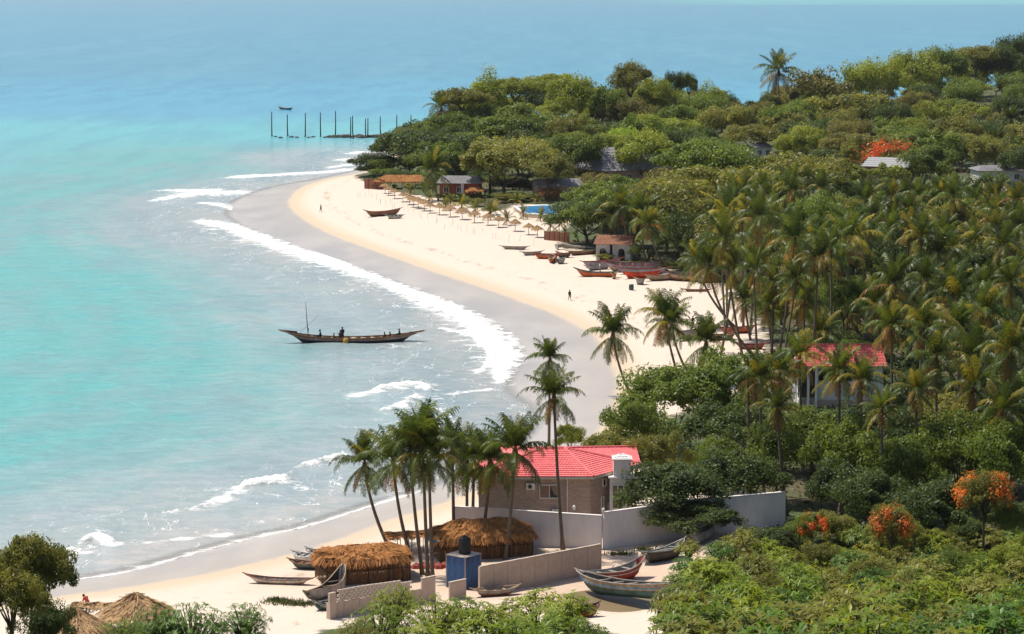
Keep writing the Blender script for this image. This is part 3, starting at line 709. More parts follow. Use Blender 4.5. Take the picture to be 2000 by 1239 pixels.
# ---------------------------------------------------------------- the long pirogue in the bay, its crew and gear
def build_pirogue():
    A = Vector((*at_z(546, 670), 0)); B = Vector((*at_z(828, 667), 0))
    t, hp, gz, hl = boat('pirogue', 'long dark wooden pirogue with a mast afloat in the turquoise bay', 'boat', A, B, 2.3, .98, (1.15, .85), (P_NAVY, P_BROWN, P_TAN, WOODB), 9, None, 0, .30, 40, (2.6, 2.2), stripe=P_GREY, hog=3.2)
    def marks(name, u0, u1, m, n, sd, a=.9, sc_=1.0):
        rr = random.Random(sd); mb = MB()
        for i in range(n):
            u = u0 + (u1 - u0) * (i + rr.uniform(.1, .4)) / n; w = abs(u1 - u0) / n * hl * rr.uniform(.35, .65)
            for s in (1,):
                p = hp(u, s * a); q = hp(u + w / hl, s * a); lo = hp(u, s * (a - .10)); o = Vector((0, s * .02, 0))
                if rr.random() < .5: mb.add([p + o, q + o, hp(u + w / hl, s * (a - .1)) + o, lo + o], [(0, 1, 2, 3)])
                else: mb.add([p + o, p.lerp(q, .4) + o, lo.lerp(hp(u + w / hl, s * (a - .1)), .4) + o, lo + o], [(0, 1, 2, 3)])
        mb.build(name, m, t)['kind'] = 'stuff'
    # the side towards the camera is local +y when the bow points to -x
    marks('lettering', .62, .40, P_WHITE, 12, 5, .86); marks('lettering', -.50, -.84, P_WHITE, 18, 8, .9); marks('painted_patch', .88, .60, P_RED, 7, 2, .97)
    M = t.matrix_basis if False else Matrix.LocRotScale(t.location, t.rotation_euler, None)
    def W(u, y, z): return M @ Vector((u * hl, y, z))
    mast = thing('mast', 'thin dark mast rising from the long pirogue with stays', 'mast', W(.595, 0, .35))
    MB().tube([(0, 0, 0), (-.25, 0, 3.2), (-.40, 0, 5.9)], [.075, .06, .03], 7).build('pole', WOODD, mast); MB().box((-.08, 0, 1.9), (.16, .16, .34)).build('block', BLACK, mast)
    MB().tube([(-2.0, 0, .75), (1.5, .1, 4.0)], .025, 4).build('sprit', WOODB, mast); MB().tube([(-3.4, 0, 1.0), (-.2, 0, 2.3)], .012, 3).build('stay', WOODB, mast)
    crew = [(.43, 'sit', .30, 'person in a dark blue shirt sitting near the mast of the long pirogue', (.03, .04, .07), (.05, .05, .06), 3.1, 1.15),
            (.255, 'sit', .05, 'person in brown bent low amidships in the long pirogue', (.12, .08, .05), (.07, .06, .05), .4, .9),
            (.13, 'stand', .02, 'person in dark clothes standing tallest amidships in the long pirogue', (.02, .025, .03), (.04, .04, .05), 2.0, 1.05),
            (.165, 'sit', .32, 'person in maroon sitting beside the standing crewman in the long pirogue', (.07, .03, .03), (.05, .04, .04), 1.0, 1.0),
            (-.46, 'sit', .12, 'person in black reclining toward the stern of the long pirogue', (.03, .03, .03), (.03, .03, .03), 2.8, .9),
            (-.535, 'sit', .12, 'person with reddish brown headwear low in the stern of the long pirogue', (.22, .07, .04), (.08, .05, .04), 2.6, .95),
            (-.665, 'sit', .42, 'person in dark shirt sitting highest at the stern of the long pirogue', (.04, .04, .05), (.16, .05, .04), 3.0, 1.05)]
    for u, pz, z, lab, sh, so, rz, s in crew: person(lab, W(u, .1, z + (.62 if pz == 'sit' else .42)), rz, pz, sh, so, 'crew of the long pirogue', s * 1.15)
    d = thing('yellow_drum', 'yellow plastic drum hanging at the side of the long pirogue', 'drum', W(.085, 1.25, .18))
    b = MB(); b.lathe([(.28, 0), (.40, .1), (.42, .4), (.40, .75), (.2, .88)], 10); b.build('body', P_YEL, d, smooth=True); MB().lathe([(.1, .88), (.1, .97)], 8).build('cap', P_RED, d)
    cg = thing('net_heap', 'pale heaped fishing net lying in the after half of the long pirogue', 'net', W(-.16, 0, .62))
    for k in range(5):
        b = MB(); b.lathe([(.75, 0), (.6, .22), (.3, .36), (.05, .4)], 8, (1.4 * (k - 2), .15 * (k % 2), 0)); b.build('net_fold', P_TAN, cg, smooth=True)
    bx = thing('red_bundle', 'red and white bundle at the stern of the long pirogue', 'bundle', W(-.60, .2, .75))
    MB().box((0, 0, .12), (1.6, .5, .26)).build('cloth', P_RED, bx); MB().box((-1.0, 0, .14), (.5, .5, .22)).build('sack', P_WHITE, bx)
build_pirogue()
FW = Vector((*at_z(543, 213.5), 0)), Vector((*at_z(572, 215), 0))
boat('skiff', 'small dark skiff afloat far out beyond the pier posts', 'boat', FW[0], FW[1], 1.5, .75, (.7, .35), (P_DARK, P_DARK, P_GREY, P_GREY), 3, None, 0, .15)

# ---------------------------------------------------------------- old pier: posts and rocks
ROCKM = mat('dark_rock', (.085, .06, .05), .85, .35, 1.5, bump=.6)
PTS = [(531,219,266,0),(562,224,266,-1),(596,221,267,1),(626,220,267,0),(655,217,267,1),(685,229,271,0),(690,226,271,-2),(714,232,269,0),(718,231,269,1),(744,228,268,-2),(775,225,266,0),(802,225,264,1)]
def build_pier():
    pos = ['outermost, standing alone at the seaward end', 'second from the seaward end', 'third from the seaward end', 'fourth from the seaward end', 'tallest, fifth from the seaward end', 'left of the close pair over the rocks',
           'right of the close pair over the rocks', 'left of the second close pair', 'right of the second close pair', 'last clear post before the trees', 'half hidden by the headland trees', 'rising just behind the headland trees']
    for (x, yt, yb, ln), w in zip(PTS, pos):
        b = Vector((*at_z(x, yb), 0)); h = (yb - yt) / F * b.y
        t = thing('pier_post', 'bare dark wooden pier post, ' + w, 'post', (b.x, b.y, -1.0), 0, 'posts of the ruined pier')
        MB().tube([(0, 0, 0), (ln * .12, 0, h * .55), (ln * .1 + .05, 0, h + 1)], [.24, .20, .15], 7).build('shaft', WOODD, t); MB().lathe([(.45, 0), (.5, .8), (.3, 1.3)], 7).build('footing', ROCKM, t)
    rr = random.Random(4)
    xs = [538,548,570,580,603,612,636,645,652,662,672,679,694,701,708,722,730,738,752,760]
    for i, x in enumerate(xs):
        s = (.45 if x < 640 else .9) * rr.uniform(.8, 1.5); b = Vector((*at_z(x, 268.5 + rr.uniform(-1, 1.5)), 0)); V = []; n = 9
        me = MB(); me.lathe([(.5, -.5), (1.0, 0), (.95, .35), (.55, .7), (.1, .82)], n); me.v = [(p[0] * rr.uniform(.8, 1.3) * s * 1.6, p[1] * rr.uniform(.8, 1.2) * s, p[2] * s * rr.uniform(.8, 1.2)) for p in me.v]
        o = me.build('rock', ROCKM, None, b); tag(o, ('small' if s < .8 else 'big') + ' dark rock at the waterline below the pier posts', 'rock', 'rocks under the ruined pier')
build_pier()
# ---------------------------------------------------------------- the red-roofed brick house and its walls
def roof_slope(mb, a, b, c, d, rows, pan=.30, m=0):
    """tile courses on the slope a-b (eave) to d-c (ridge): each course overlaps the next, pans waver"""
    a, b, c, d = map(Vector, (a, b, c, d)); n = (b - a).cross(d - a).normalized()
    if n.z < 0: n = -n
    for r_ in range(rows):
        f0, f1 = r_ / rows, (r_ + 1) / rows
        l0, r0 = a.lerp(d, f0), b.lerp(c, f0); l1, r1 = a.lerp(d, f1), b.lerp(c, f1)
        k = max(int((r0 - l0).length / pan * 2), 2); V = []; Fs = []
        for i in range(k + 1):
            u = i / k; h = .032 if i % 2 else .0
            V += [l0.lerp(r0, u) + n * .0, l0.lerp(r0, u) + n * (.065 + h), l1.lerp(r1, u) + n * (.015 + h * .6)]
        for i in range(k):
            j = i * 3; Fs += [(j, j + 3, j + 4, j + 1), (j + 1, j + 4, j + 5, j + 2)]
        mb.add(V, Fs, m)
def ridge_caps(mb, p, q, n, r=.13, m=0):
    p, q = Vector(p), Vector(q)
    for i in range(n):
        a = p.lerp(q, i / n); b = p.lerp(q, (i + 1.08) / n); mb.tube([a, b], [r * 1.1, r * .9], 6, m)
def window(parent, c, w, h, rz=0.0, mull=1, frame=None, glass=None, curtain=False, depth=.12):
    """frame proud of the wall, panes set back; local -y is outwards"""
    fm = frame or WHITE; f = MB(); t = .09
    f.box((-w / 2, 0, 0), (t, depth, h + t)); f.box((w / 2, 0, 0), (t, depth, h + t)); f.box((0, 0, h / 2), (w - t, depth, t)); f.box((0, 0, -h / 2), (w - t, depth, t))
    for i in range(mull): f.box((-w / 2 + w * (i + 1) / (mull + 1), -.01, 0), (t * .8, depth, h - t))
    o = f.build('window', fm, parent, c, (0, 0, rz)); n = mull + 1; pw = (w - t * (n + 1)) / n
    for i in range(n):
        x = -w / 2 + w * (i + .5) / n
        MB().box((x, .02, 0), (pw, .02, h - t)).build('pane', glass or GLASS, o)
        if curtain and i == 0: MB().box((x, .0, 0), (pw * .96, .012, h - t - .02)).build('curtain', CURT, o)
        if curtain and i == 1: MB().add([(x - pw * .48, -.004, h / 2 - .06), (x + pw * .48, -.004, h / 2 - .06), (x + pw * .48, -.004, -h / 2 + .22), (x + .05, -.004, -h / 2 + .30), (x - pw * .15, -.004, -.05)], [(0, 1, 2, 3, 4)]).build('curtain', CURT, o)
    return o
def build_house():
    y0 = 220.0; gx = 3.0; gz = ground(gx, 219) - .2; base = Vector((gx, y0, gz))
    t = thing('brick_house', 'two storey stone clad house with a glossy red hipped roof behind the white wall', 'house', base)
    L = lambda x, y, z: Vector((x - gx, y - y0, z - gz))
    E = 7.15; fp = [(-3.1, 220.0), (7.25, 220.0), (11.5, 225.6), (11.5, 233.0), (-3.1, 233.0)]
    b = MB(); n = len(fp)
    V = [L(x, y, gz) for x, y in fp] + [L(x, y, E) for x, y in fp]
    for i in range(n):
        j = (i + 1) % n; MB().add([V[i], V[j], V[n + j], V[n + i], ], [(0, 1, 2, 3)]).build('wall', STONE, t)
    # eaves: soffit slab + fascia
    def off(k):
        ex = [(-3.7, 219.3), (7.55, 219.3), (12.2, 225.4), (12.2, 233.8), (-3.7, 233.8)]; return ex[k]
    ev = [L(*off(k), E) for k in range(5)]
    MB().add([v - Vector((0, 0, .22)) for v in ev] + [v + Vector((0, 0, .0)) for v in ev], [(4, 3, 2, 1, 0), (5, 6, 7, 8, 9)] + [(i, (i + 1) % 5, 5 + (i + 1) % 5, 5 + i) for i in range(5)]).build('eaves', FASC, t)
    R1, R2 = L(2.8, 225.0, 8.72), L(5.0, 225.2, 8.72)
    up = Vector((0, 0, .03)); e = [v + up for v in ev]
    o = MB(); roof_slope(o, e[0], e[1], R2, R1, 15); o.build('front_roof_slope', REDT, t)
    o = MB(); roof_slope(o, e[1], e[2], R2, R2, 17); o.build('corner_roof_slope', REDT, t)
    o = MB(); roof_slope(o, e[2], e[3], R2, R2, 17); o.build('side_roof_slope', REDT, t)
    o = MB(); roof_slope(o, e[3], e[4], R1, R2, 15); o.build('rear_roof_slope', REDT, t)
    o = MB(); roof_slope(o, e[4], e[0], R1, R1, 15); o.build('end_roof_slope', REDT, t)
    for p, q, k in ((R1, R2, 8), (e[0], R1, 18), (e[1], R2, 18), (e[2], R2, 18), (e[4], R1, 16), (e[3], R2, 16)):
        o = MB(); ridge_caps(o, p + Vector((0, 0, .07)), q + Vector((0, 0, .07)), k); o.build('ridge_tiles', REDT, t)
    def X(px, D=219.9): return (px - 1000) / F * D
    def Zp(py, D=219.9): return CAM_H - D * math.tan(PITCH + math.atan((py - 619.5) / F))
    window(t, L(X(1074.5), 219.95, Zp(960.5)), 1.80, 1.25, 0, 1, curtain=True)
    window(t, L(X(1075), 219.95, Zp(1022)), 1.80, 1.2, 0, 1); window(t, L(X(995), 219.95, Zp(1020)), 1.80, 1.2, 0, 1)
    for px_, py_ in ((1037, 949.5), (1088.5, 1000.5)):
        a = MB(); a.box((0, -.22, 0), (.82, .36, .60)); a.box((-.3, -.22, -.34), (.06, .36, .07)); a.box((.3, -.22, -.34), (.06, .36, .07))
        u = a.build('air_conditioner', WHITE, t, L(X(px_), 219.98, Zp(py_)))
        g = MB(); g.lathe([(.22, 0), (.22, .015)], 16); g.build('fan_grille', BLACK, u, (-.06, -.41, 0), (PI / 2, 0, 0))
        g = MB(); [g.lathe([(r_, .0), (r_ + .02, .01), (r_, .02)], 14) for r_ in (.06, .13, .19)]; g.build('grille_ring', METALG, u, (-.06, -.425, 0), (PI / 2, 0, 0))['kind'] = 'stuff'
    MB().tube([L(X(1110), 219.9, E - .15), L(X(1110), 219.88, gz)], .055, 8).build('drain_pipe', WHITE, t)
    MB().tube([L(X(1104), 219.9, E - .15), L(X(1104), 219.88, gz)], .03, 6).build('conduit', METALG, t)
    # the corner wall that turns away: narrow dark openings
    d = Vector((4.45, 5.6, 0)).normalized(); rz = math.atan2(d.y, d.x)
    for f, z, w, h in ((.32, Zp(950), .5, .7), (.62, Zp(956), .8, 1.5), (.45, Zp(1008), .5, 1.4), (.28, Zp(1000), .35, 2.2)):
        p = Vector((7.25, 220.0, 0)).lerp(Vector((11.5, 225.6, 0)), f); window(t, L(p.x + .03, p.y - .04, z), w, h, rz, 0)
    # the white stair tower with its tank box and tiled cap
    s = thing('stair_tower', 'white rendered block beside the brick house with box and tile cap on top', 'tower', (10.1, 221.6, gz))
    sx, sy, sz = 2.0, 1.9, 6.75 - gz
    MB().box((0, 0, sz / 2), (sx, sy, sz)).build('body', WHITE, s); MB().box((0, 0, sz + .07), (sx + .3, sy + .3, .14)).build('cornice', WHITE, s)
    MB().box((.15, -.05, sz + .14 + .80), (1.62, 1.62, 1.60)).build('tank_box', WALLW, s)
    c = MB(); zc = sz + 1.74
    roof_slope(c, (-.76, -.96, zc), (1.06, -.96, zc), (.15, -.05, zc + .42), (.15, -.05, zc + .42), 4); roof_slope(c, (1.06, -.96, zc), (1.06, .86, zc), (.15, -.05, zc + .42), (.15, -.05, zc + .42), 4)
    roof_slope(c, (1.06, .86, zc), (-.76, .86, zc), (.15, -.05, zc + .42), (.15, -.05, zc + .42), 4); roof_slope(c, (-.76, .86, zc), (-.76, -.96, zc), (.15, -.05, zc + .42), (.15, -.05, zc + .42), 4)
    c.build('cap', WHITE, s)
    window(s, (-.25, -.96, sz - 1.75), 1.05, 2.2, 0, 1, curtain=False); window(s, (.72, -.96, sz - 1.75), .35, 2.0, 0, 0); MB().box((-.52, -1.0, sz - 1.75), (.30, .02, 2.0)).build('curtain', CURT, s)
build_house()

def wall_run(name, label, cat, pts, h, th, m, cap=None, cap_h=.10, panel=None, post=None):
    """a wall along ground points; split in panels of about `panel` metres, each a part"""
    o0 = Vector(pts[0]); t = thing(name, label, cat, o0)
    for a, b in zip(pts[:-1], pts[1:]):
        a, b = Vector(a), Vector(b); v = b - a; L = math.hypot(v.x, v.y); rz = math.atan2(v.y, v.x); n = max(1, round(L / panel)) if panel else 1
        for i in range(n):
            f0, f1 = i / n, (i + 1) / n; p = a.lerp(b, (f0 + f1) / 2) - o0; w = L / n - (.05 if panel else 0)
            MB().box((0, 0, h / 2 - .15), (w, th, h + .3)).build('panel' if panel else 'wall_section', m, t, p + Vector((0, 0, random.uniform(-.02, .02) if panel else 0)), (0, 0, rz))
            if cap: MB().box((0, 0, h + cap_h / 2 + .022), (w + (.05 if panel else 0), th + .08, cap_h)).build('coping', cap, t, p, (0, 0, rz))
            if post: MB().box((0, .012, h / 2 - .12), (.13, th + .10, h + .2)).build('post', post, t, a.lerp(b, f0) - o0, (0, 0, rz))
        if post: MB().box((0, .012, h / 2 - .12), (.13, th + .10, h + .2)).build('post', post, t, b - o0, (0, 0, rz))
    return t
def G(x, y, dz=0): return Vector((x, y, ground(x, y) + dz))
WALL = wall_run('compound_wall', 'tall white rendered compound wall in front of the brick house', 'wall', [G(-5.4, 217.5), G(8.1, 213.6)], 3.25, .25, WALLW, WALLW, .08)
wall_run('compound_wall', 'white compound wall running right behind the shady tree and old boats', 'wall', [G(8.25, 213.6), G(13.0, 216.5), G(25.5, 221.5)], 3.3, .25, WALLW, WALLW, .08)
for px_, D_ in ((1121.5, 215.0), (1178.5, 213.6)):
    p = at_d(px_, 1014, D_); w_ = G(p.x, D_, 3.36); o = thing('wall_lamp', 'small white lamp on the white wall, %s' % ('below the drain pipe' if px_ < 1150 else 'at the bend under the corner windows'), 'lamp', w_, 0, 'lamps on the white wall')
    MB().box((0, 0, .04), (.22, .22, .08)).build('base', WHITE, o); MB().lathe([(.05, .08), (.16, .2), (.13, .36), (.02, .44)], 8).build('globe', WHITE, o, smooth=True)
A0, A1 = at(641, 1209), at(1172, 1116)
def along(f, dz=0):
    p = A0.lerp(A1, f); return G(p.x, p.y, dz)
def fpx(px):  # fraction along the front wall for a pixel column
    lo, hi = 0.0, 1.0
    for _ in range(30):
        m = (lo + hi) / 2; p = A0.lerp(A1, m)
        if proj(p.x, p.y, p.z)[0] < px: lo = m
        else: hi = m
    return lo
wall_run('panel_wall', 'long raw concrete panel wall beside the blue tank stand', 'wall', [along(fpx(937)), along(1.0)], 2.35, .14, CONC, CONC2, .07, 1.5, CONC)
wall_run('panel_wall', 'short single concrete wall panel left of the blue tank stand', 'wall', [along(fpx(877)), along(fpx(910))], 1.45, .14, CONC, CONC2, .06, 1.5)
lw = wall_run('panel_wall', 'concrete panel wall with block courses before the left thatched shelter', 'wall', [along(0), along(fpx(822))], 1.25, .15, CONC, None, .06, 1.55, CONC)
wall_run('panel_wall', 'taller concrete wall end panel beside the opening near three palm trunks', 'wall', [along(fpx(823)), along(fpx(850))], 2.1, .15, CONC, CONC2, .05, 1.5)
MB().box((0, 0, 1.0), (.62, .24, 2.25)).build('pier', CONC, lw, (.32, -.01, 0), (0, 0, math.atan2(A1.y - A0.y, A1.x - A0.x)))
def block_courses():
    v = A1 - A0; L = math.hypot(v.x, v.y); rz = math.atan2(v.y, v.x); me = MB().box((0, 0, 0), (.40, .16, .175)).mesh('block', CONC2)
    f0, f1 = fpx(659), fpx(800); n = int((f1 - f0) * L / .43)
    for r_ in range(5):
        for i in range(n):
            if r_ == 4 and i > n * .82: continue
            f = f0 + (f1 - f0) * (i + .5 + (.5 if r_ % 2 else 0)) / n; p = along(f) - A0
            o = link('block', me, lw, p + Vector((random.uniform(-.015, .015), random.uniform(-.02, .02), 1.37 + r_ * .195)), (0, 0, rz + random.uniform(-.02, .02)))
block_courses()

# ---------------------------------------------------------------- thatch
def straw(mb_V, Q, T, rng, p, d, nrm, ln, w):
    pass
def thatch_sheet(name, grid, matl, parent, n=5000, ln=.55, seed=1, hang=.5, loc=None):
    """straw laid over a roof surface given as a grid of points (rows from ridge to eave)"""
    rng = np.random.default_rng(seed); Gd = np.array(grid); nr, nc = Gd.shape[:2]
    f = rng.random(n) ** .85 * (nr - 1.001); u = rng.random(n) * (nc - 1.001); i = f.astype(int); j = u.astype(int); a = (f - i)[:, None]; b = (u - j)[:, None]
    P = (Gd[i, j] * (1 - a) * (1 - b) + Gd[i + 1, j] * a * (1 - b) + Gd[i, j + 1] * (1 - a) * b + Gd[i + 1, j + 1] * a * b)
    dn = Gd[i + 1, j] - Gd[i, j]; dn /= np.linalg.norm(dn, axis=1, keepdims=True); ac = Gd[i, j + 1] - Gd[i, j]; ac /= np.linalg.norm(ac, axis=1, keepdims=True) + 1e-6
    nm = np.cross(dn, ac); nm *= np.sign(nm[:, 2:3]) + 1e-3
    d = dn + ac * rng.normal(size=(n, 1)) * .25 + nm * rng.normal(size=(n, 1)) * .10 + nm * .05
    L = ln * (.5 + rng.random((n, 1))); last = (f > nr - 2)[:, None]
    d = np.where(last, d + np.array((0, 0, -hang)), d); w = ac * (.03 + .04 * rng.random((n, 1)))
    S = P + nm * .03; e = S + d * L
    V = np.stack([S - w, S + w, e + w * .4, e - w * .4], 1).reshape(-1, 3)
    # the solid under-roof
    base = Gd.reshape(-1, 3); k = len(V); q0 = np.arange(n * 4).reshape(n, 4); ii = np.arange(nr * nc).reshape(nr, nc) + k
    q1 = np.stack([ii[:-1, :-1], ii[:-1, 1:], ii[1:, 1:], ii[1:, :-1]], -1).reshape(-1, 4)
    T = np.concatenate([rng.random(n), np.full(len(q1), .3)])
    me = new_mesh(name, np.vstack([V, base]), np.vstack([q0, q1]), mats=[matl], fattrs={'tint': T})
    o = link(name, me, parent, loc); o['kind'] = 'stuff'; return o
def hip_grid(L, W, H, ov, ridge, rows=7, sag=.12, seed=0, cols=44):
    """rings from the ridge down to the eave of a lumpy hipped roof, L x W, ridge length `ridge`"""
    rng = random.Random(seed); G_ = []
    def rnd(x, y): return (math.sin(x * 1.9 + seed) * math.sin(y * 2.3 + seed * 2) + .6 * math.sin(x * 4.1 + y * 3 + seed)) * .09
    for r_ in range(rows + 1):
        f = r_ / rows; ring = []
        for k in range(cols + 1):
            a = 2 * PI * (k % cols) / cols; ca, sa = math.cos(a), math.sin(a); q = 5.5
            rr_ = (abs(ca) ** q + abs(sa) ** q) ** (-1 / q)
            x = (ridge / 2 * (1 - f) + (L / 2 + ov) * f) * ca * rr_; y = (W / 2 + ov) * f * sa * rr_
            if r_ == 0: y = .06 * sa
            z = H * (1 - f ** 1.05) - sag * math.sin(PI * f) + rnd(x, y)
            ring.append((x, y, z))
        G_.append(ring)
    return G_
def shelter(label, c, rz, L, W, eave, H, seed, matl=THATCH, n=7000, wall=True, ov=.55, open_side=None, ridge=None):
    t = thing('thatched_shelter', label, 'shelter', c, rz)
    thatch_sheet('thatch', hip_grid(L, W, H, ov, ridge or L * .62, seed=seed), matl, t, n, .42, seed, .9, (0, 0, eave))
    for i in range(5):
        for s in (-1, 1): MB().tube([(-L / 2 + L * i / 4, s * W / 2, -.2), (-L / 2 + L * i / 4 + .03, s * W / 2, eave + .1)], .07, 6).build('post', WOODD, t)
    if wall:
        rng = np.random.default_rng(seed)
        for (a, b) in (((-L / 2, -W / 2), (L / 2, -W / 2)), ((-L / 2, W / 2), (-L / 2, -W / 2)), ((L / 2, -W / 2), (L / 2, W / 2)), ((L / 2, W / 2), (-L / 2, W / 2))):
            a = np.array(a); b = np.array(b); m = int(np.linalg.norm(b - a) / .05); d = (b - a) / np.linalg.norm(b - a); nn = np.array((d[1], -d[0])); V = []; T = []
            for i in range(m):
                p = a + (b - a) * (i + .5) / m + nn * rng.uniform(-.04, .04); hh = eave * rng.uniform(.93, 1.03); w = .032; dx = rng.uniform(-.05, .05)
                V += [(p[0] - d[0] * w, p[1] - d[1] * w, -.1), (p[0] + d[0] * w, p[1] + d[1] * w, -.1), (p[0] + d[0] * (w + dx), p[1] + d[1] * (w + dx), hh), (p[0] - d[0] * (w - dx), p[1] - d[1] * (w - dx), hh)]; T.append(rng.random())
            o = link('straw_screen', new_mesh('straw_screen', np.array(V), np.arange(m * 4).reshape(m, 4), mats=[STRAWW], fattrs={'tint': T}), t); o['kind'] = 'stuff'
            MB().tube([(*(a + nn * .07), eave * .55), (*(b + nn * .07), eave * .55)], .03, 5).build('rail', WOODD, t)
    return t
c1 = at(705, 1141); shelter('low thatched shelter with dark straw walls behind the block wall', c1 + Vector((.0, 2.2, 0)), R(17), 7.3, 4.4, 2.2, .75, 3, n=11000, ov=.35)
c2 = at(945, 1090); shelter('larger golden thatched shelter against the white compound wall', c2 + Vector((-.25, 1.6, 0)), R(14), 8.4, 4.2, 2.1, 1.15, 8, n=12000, ov=.4)
_t = thing('thatch_awning', 'thin brushwood awning on stakes between the two thatched shelters', 'awning', at(815, 1078), R(14))
for i in range(6):
    for s in (0, 1.4): MB().tube([(-2.6 + i * 1.05, s, -.1), (-2.6 + i * 1.05, s, 1.5)], .035, 5).build('stake', WOODD, _t)
thatch_sheet('thatch', [[(-2.9 + k * .6, 1.6 - r_ * .6, 1.62 - r_ * .05 + .06 * math.sin(k * 2.1 + r_)) for k in range(11)] for r_ in range(4)], THATCH, _t, 1500, .5, 5, .2)
# bottom-left beach shelters
def parasol_roof(label, c, r, H, eave, seed, rows=5, n=4200):
    t = thing('beach_shelter', label, 'shelter', c)
    gr = [[((r * f) * math.cos(2 * PI * k / 20) * (1 + .06 * math.sin(3 * k + seed)), (r * f) * math.sin(2 * PI * k / 20), H * (1 - f ** .85) + .05 * math.sin(k * 2 + i)) for k in range(21)] for i, f in enumerate(np.linspace(.03, 1, rows + 1))]
    thatch_sheet('thatch', gr, THATCH2, t, n, .5, seed, .35, (0, 0, eave))
    for k in range(6): MB().tube([(r * .82 * math.cos(k * PI / 3 + .3), r * .82 * math.sin(k * PI / 3 + .3), -.2), (r * .82 * math.cos(k * PI / 3 + .3), r * .82 * math.sin(k * PI / 3 + .3), eave + .2)], .05, 6).build('post', WOODB, t)
    return t
parasol_roof('peaked pale thatch beach shelter on posts at the lower left', at_d(262, 1205, 196) * 1.0 if False else at(266, 1228), 2.75, 1.55, 1.35, 2)
parasol_roof('second pale thatch shelter cut by the bottom edge behind the left tree', at(150, 1262), 2.6, 1.7, 1.25, 5)
_t = thing('thatch_awning', 'low brushwood awning joined to the peaked pale thatch shelter', 'awning', at(188, 1212), R(-4))
for i in range(4): MB().tube([(-1.6 + i * 1.0, 0, -.1), (-1.6 + i * 1.0, 0, 1.2)], .03, 5).build('stake', WOODB, _t)
thatch_sheet('thatch', [[(-1.9 + k * .5, .7 - r_ * .5, 1.30 + .05 * math.sin(k * 2.1 + r_)) for k in range(9)] for r_ in range(4)], THATCH2, _t, 1100, .45, 6, .3)
person('person in a red top stooping beside the pale beach shelters at lower left', at(172, 1196), 2.4, 'stoop', (.55, .08, .04), (.5, .10, .06))

# palapa parasols along the beach: one built, the others copies of all its parts
UMB = [(752,378),(759,382),(771,388.5),(787,394.5),(800,400),(807.6,405),(817,407.5),(829,411.7),(840,416.5),(858,419.7),(879.5,424),(903,429),(927,435.5),(953,440),(974,444.5),(1006,451.5),(1032.5,458.6),(1049.5,463.7)]
def build_parasols():
    t = thing('beach_parasol', 'x', 'parasol', (0, 0, 0), 0, 'thatched parasols in a row on the upper beach')
    MB().tube([(0, 0, -.2), (.02, 0, 2.75)], [.08, .06], 7).build('pole', WOODB, t)
    gr = [[(f * 1.5 * math.cos(2 * PI * k / 16), f * 1.5 * math.sin(2 * PI * k / 16), .85 * (1 - f ** .9) + .03 * math.sin(5 * k)) for k in range(17)] for f in np.linspace(.03, 1, 5)]
    thatch_sheet('canopy', gr, THATCH2, t, 700, .32, 9, .5, (0, 0, 1.98)); MB().lathe([(.10, 2.7), (.06, 2.95), (.02, 3.05)], 6).build('tip', WOODB, t)
    for k in range(5): MB().tube([(.02, 0, 1.55), (1.05 * math.cos(k * 1.257), 1.05 * math.sin(k * 1.257), 2.14)], .025, 4).build('strut', WOODB, t)
    far = 'thatched beach parasol, %s'
    ords = ['farthest, beside the straw fence', 'second from the straw fence', 'third from the straw fence', 'fourth from the straw fence', 'fifth from the straw fence', 'sixth from the straw fence', 'seventh from the straw fence',
            'eighth from the straw fence', 'right below the tall beach palm trunk', 'tenth from the straw fence, standing apart', 'eighth from the near end', 'seventh from the near end', 'sixth from the near end, darker', 'fifth from the near end', 'fourth from the near end', 'alone with pointed top in front of the pool', 'next to last, its canopy touching the last', 'last of the row, nearest the red screen']
    for i, (x, y) in enumerate(UMB):
        o = t if i == 0 else copy_tree(t); o.location = at(x, y); o.rotation_euler = (random.uniform(-.05, .05), random.uniform(-.06, .06), random.random() * 6); s = random.uniform(.82, .95); o.scale = (s, s, s)
        o['label'] = far % ords[i]
build_parasols()
def build_stakes():
    me = MB().tube([(0, 0, -.1), (.02, 0, 1.5)], .03, 5).mesh('stake', CONC2); rr = random.Random(8)
    L0, L1 = [(700, 380), (735, 392), (765, 405), (800, 418), (850, 437), (900, 452), (950, 462), (1040, 478)], 34
    P = catmull(L0, 8)
    for i in range(L1):
        p = P[int(i * (len(P) - 1) / (L1 - 1))]; o = link('beach_stake', me, None, at(p[0] + rr.uniform(-3, 3), p[1] + rr.uniform(-5, 5)), (rr.uniform(-.12, .12), rr.uniform(-.12, .12), 0)); o.scale = (1, 1, rr.uniform(.7, 1.1))
        tag(o, 'thin pale stake stuck in the sand before the row of thatched parasols', 'stake', 'stakes in rows on the upper beach')
build_stakes()

# ---------------------------------------------------------------- boats on the near sand
boat_px((1262, 1126), (1140, 1144), 'fishing_boat', 'weathered red planked fishing boat drawn up behind the green one', 'boat', 2.0, .9, (.9, .3), (P_RED, P_RED, P_GREY, WOODG), 3, roll=-.10, stripe=P_WHITE)
boat_px((1126, 1158), (1335, 1176), 'fishing_boat', 'big green and ochre fishing boat with blue patch beside the creek', 'boat', 2.3, 1.2, (.7, .4), (P_GREEN, P_TAN, P_DARK, WOODG), 5, roll=.10, stripe=P_BLUE)
boat_px((922, 1168), (1012, 1160), 'dugout', 'low brown dugout lying on sand below the long concrete wall', 'boat', 1.1, .55, (.15, .15), (P_BROWN, P_GREY, P_GREY, P_TAN), 3)
boat_px((1168, 1203), (1120, 1208), 'dinghy', 'small dark red boat end poking from bushes by the creek', 'boat', 1.3, .7, (.3, .2), (P_RED, P_RED, P_DARK, P_DARK), 2)
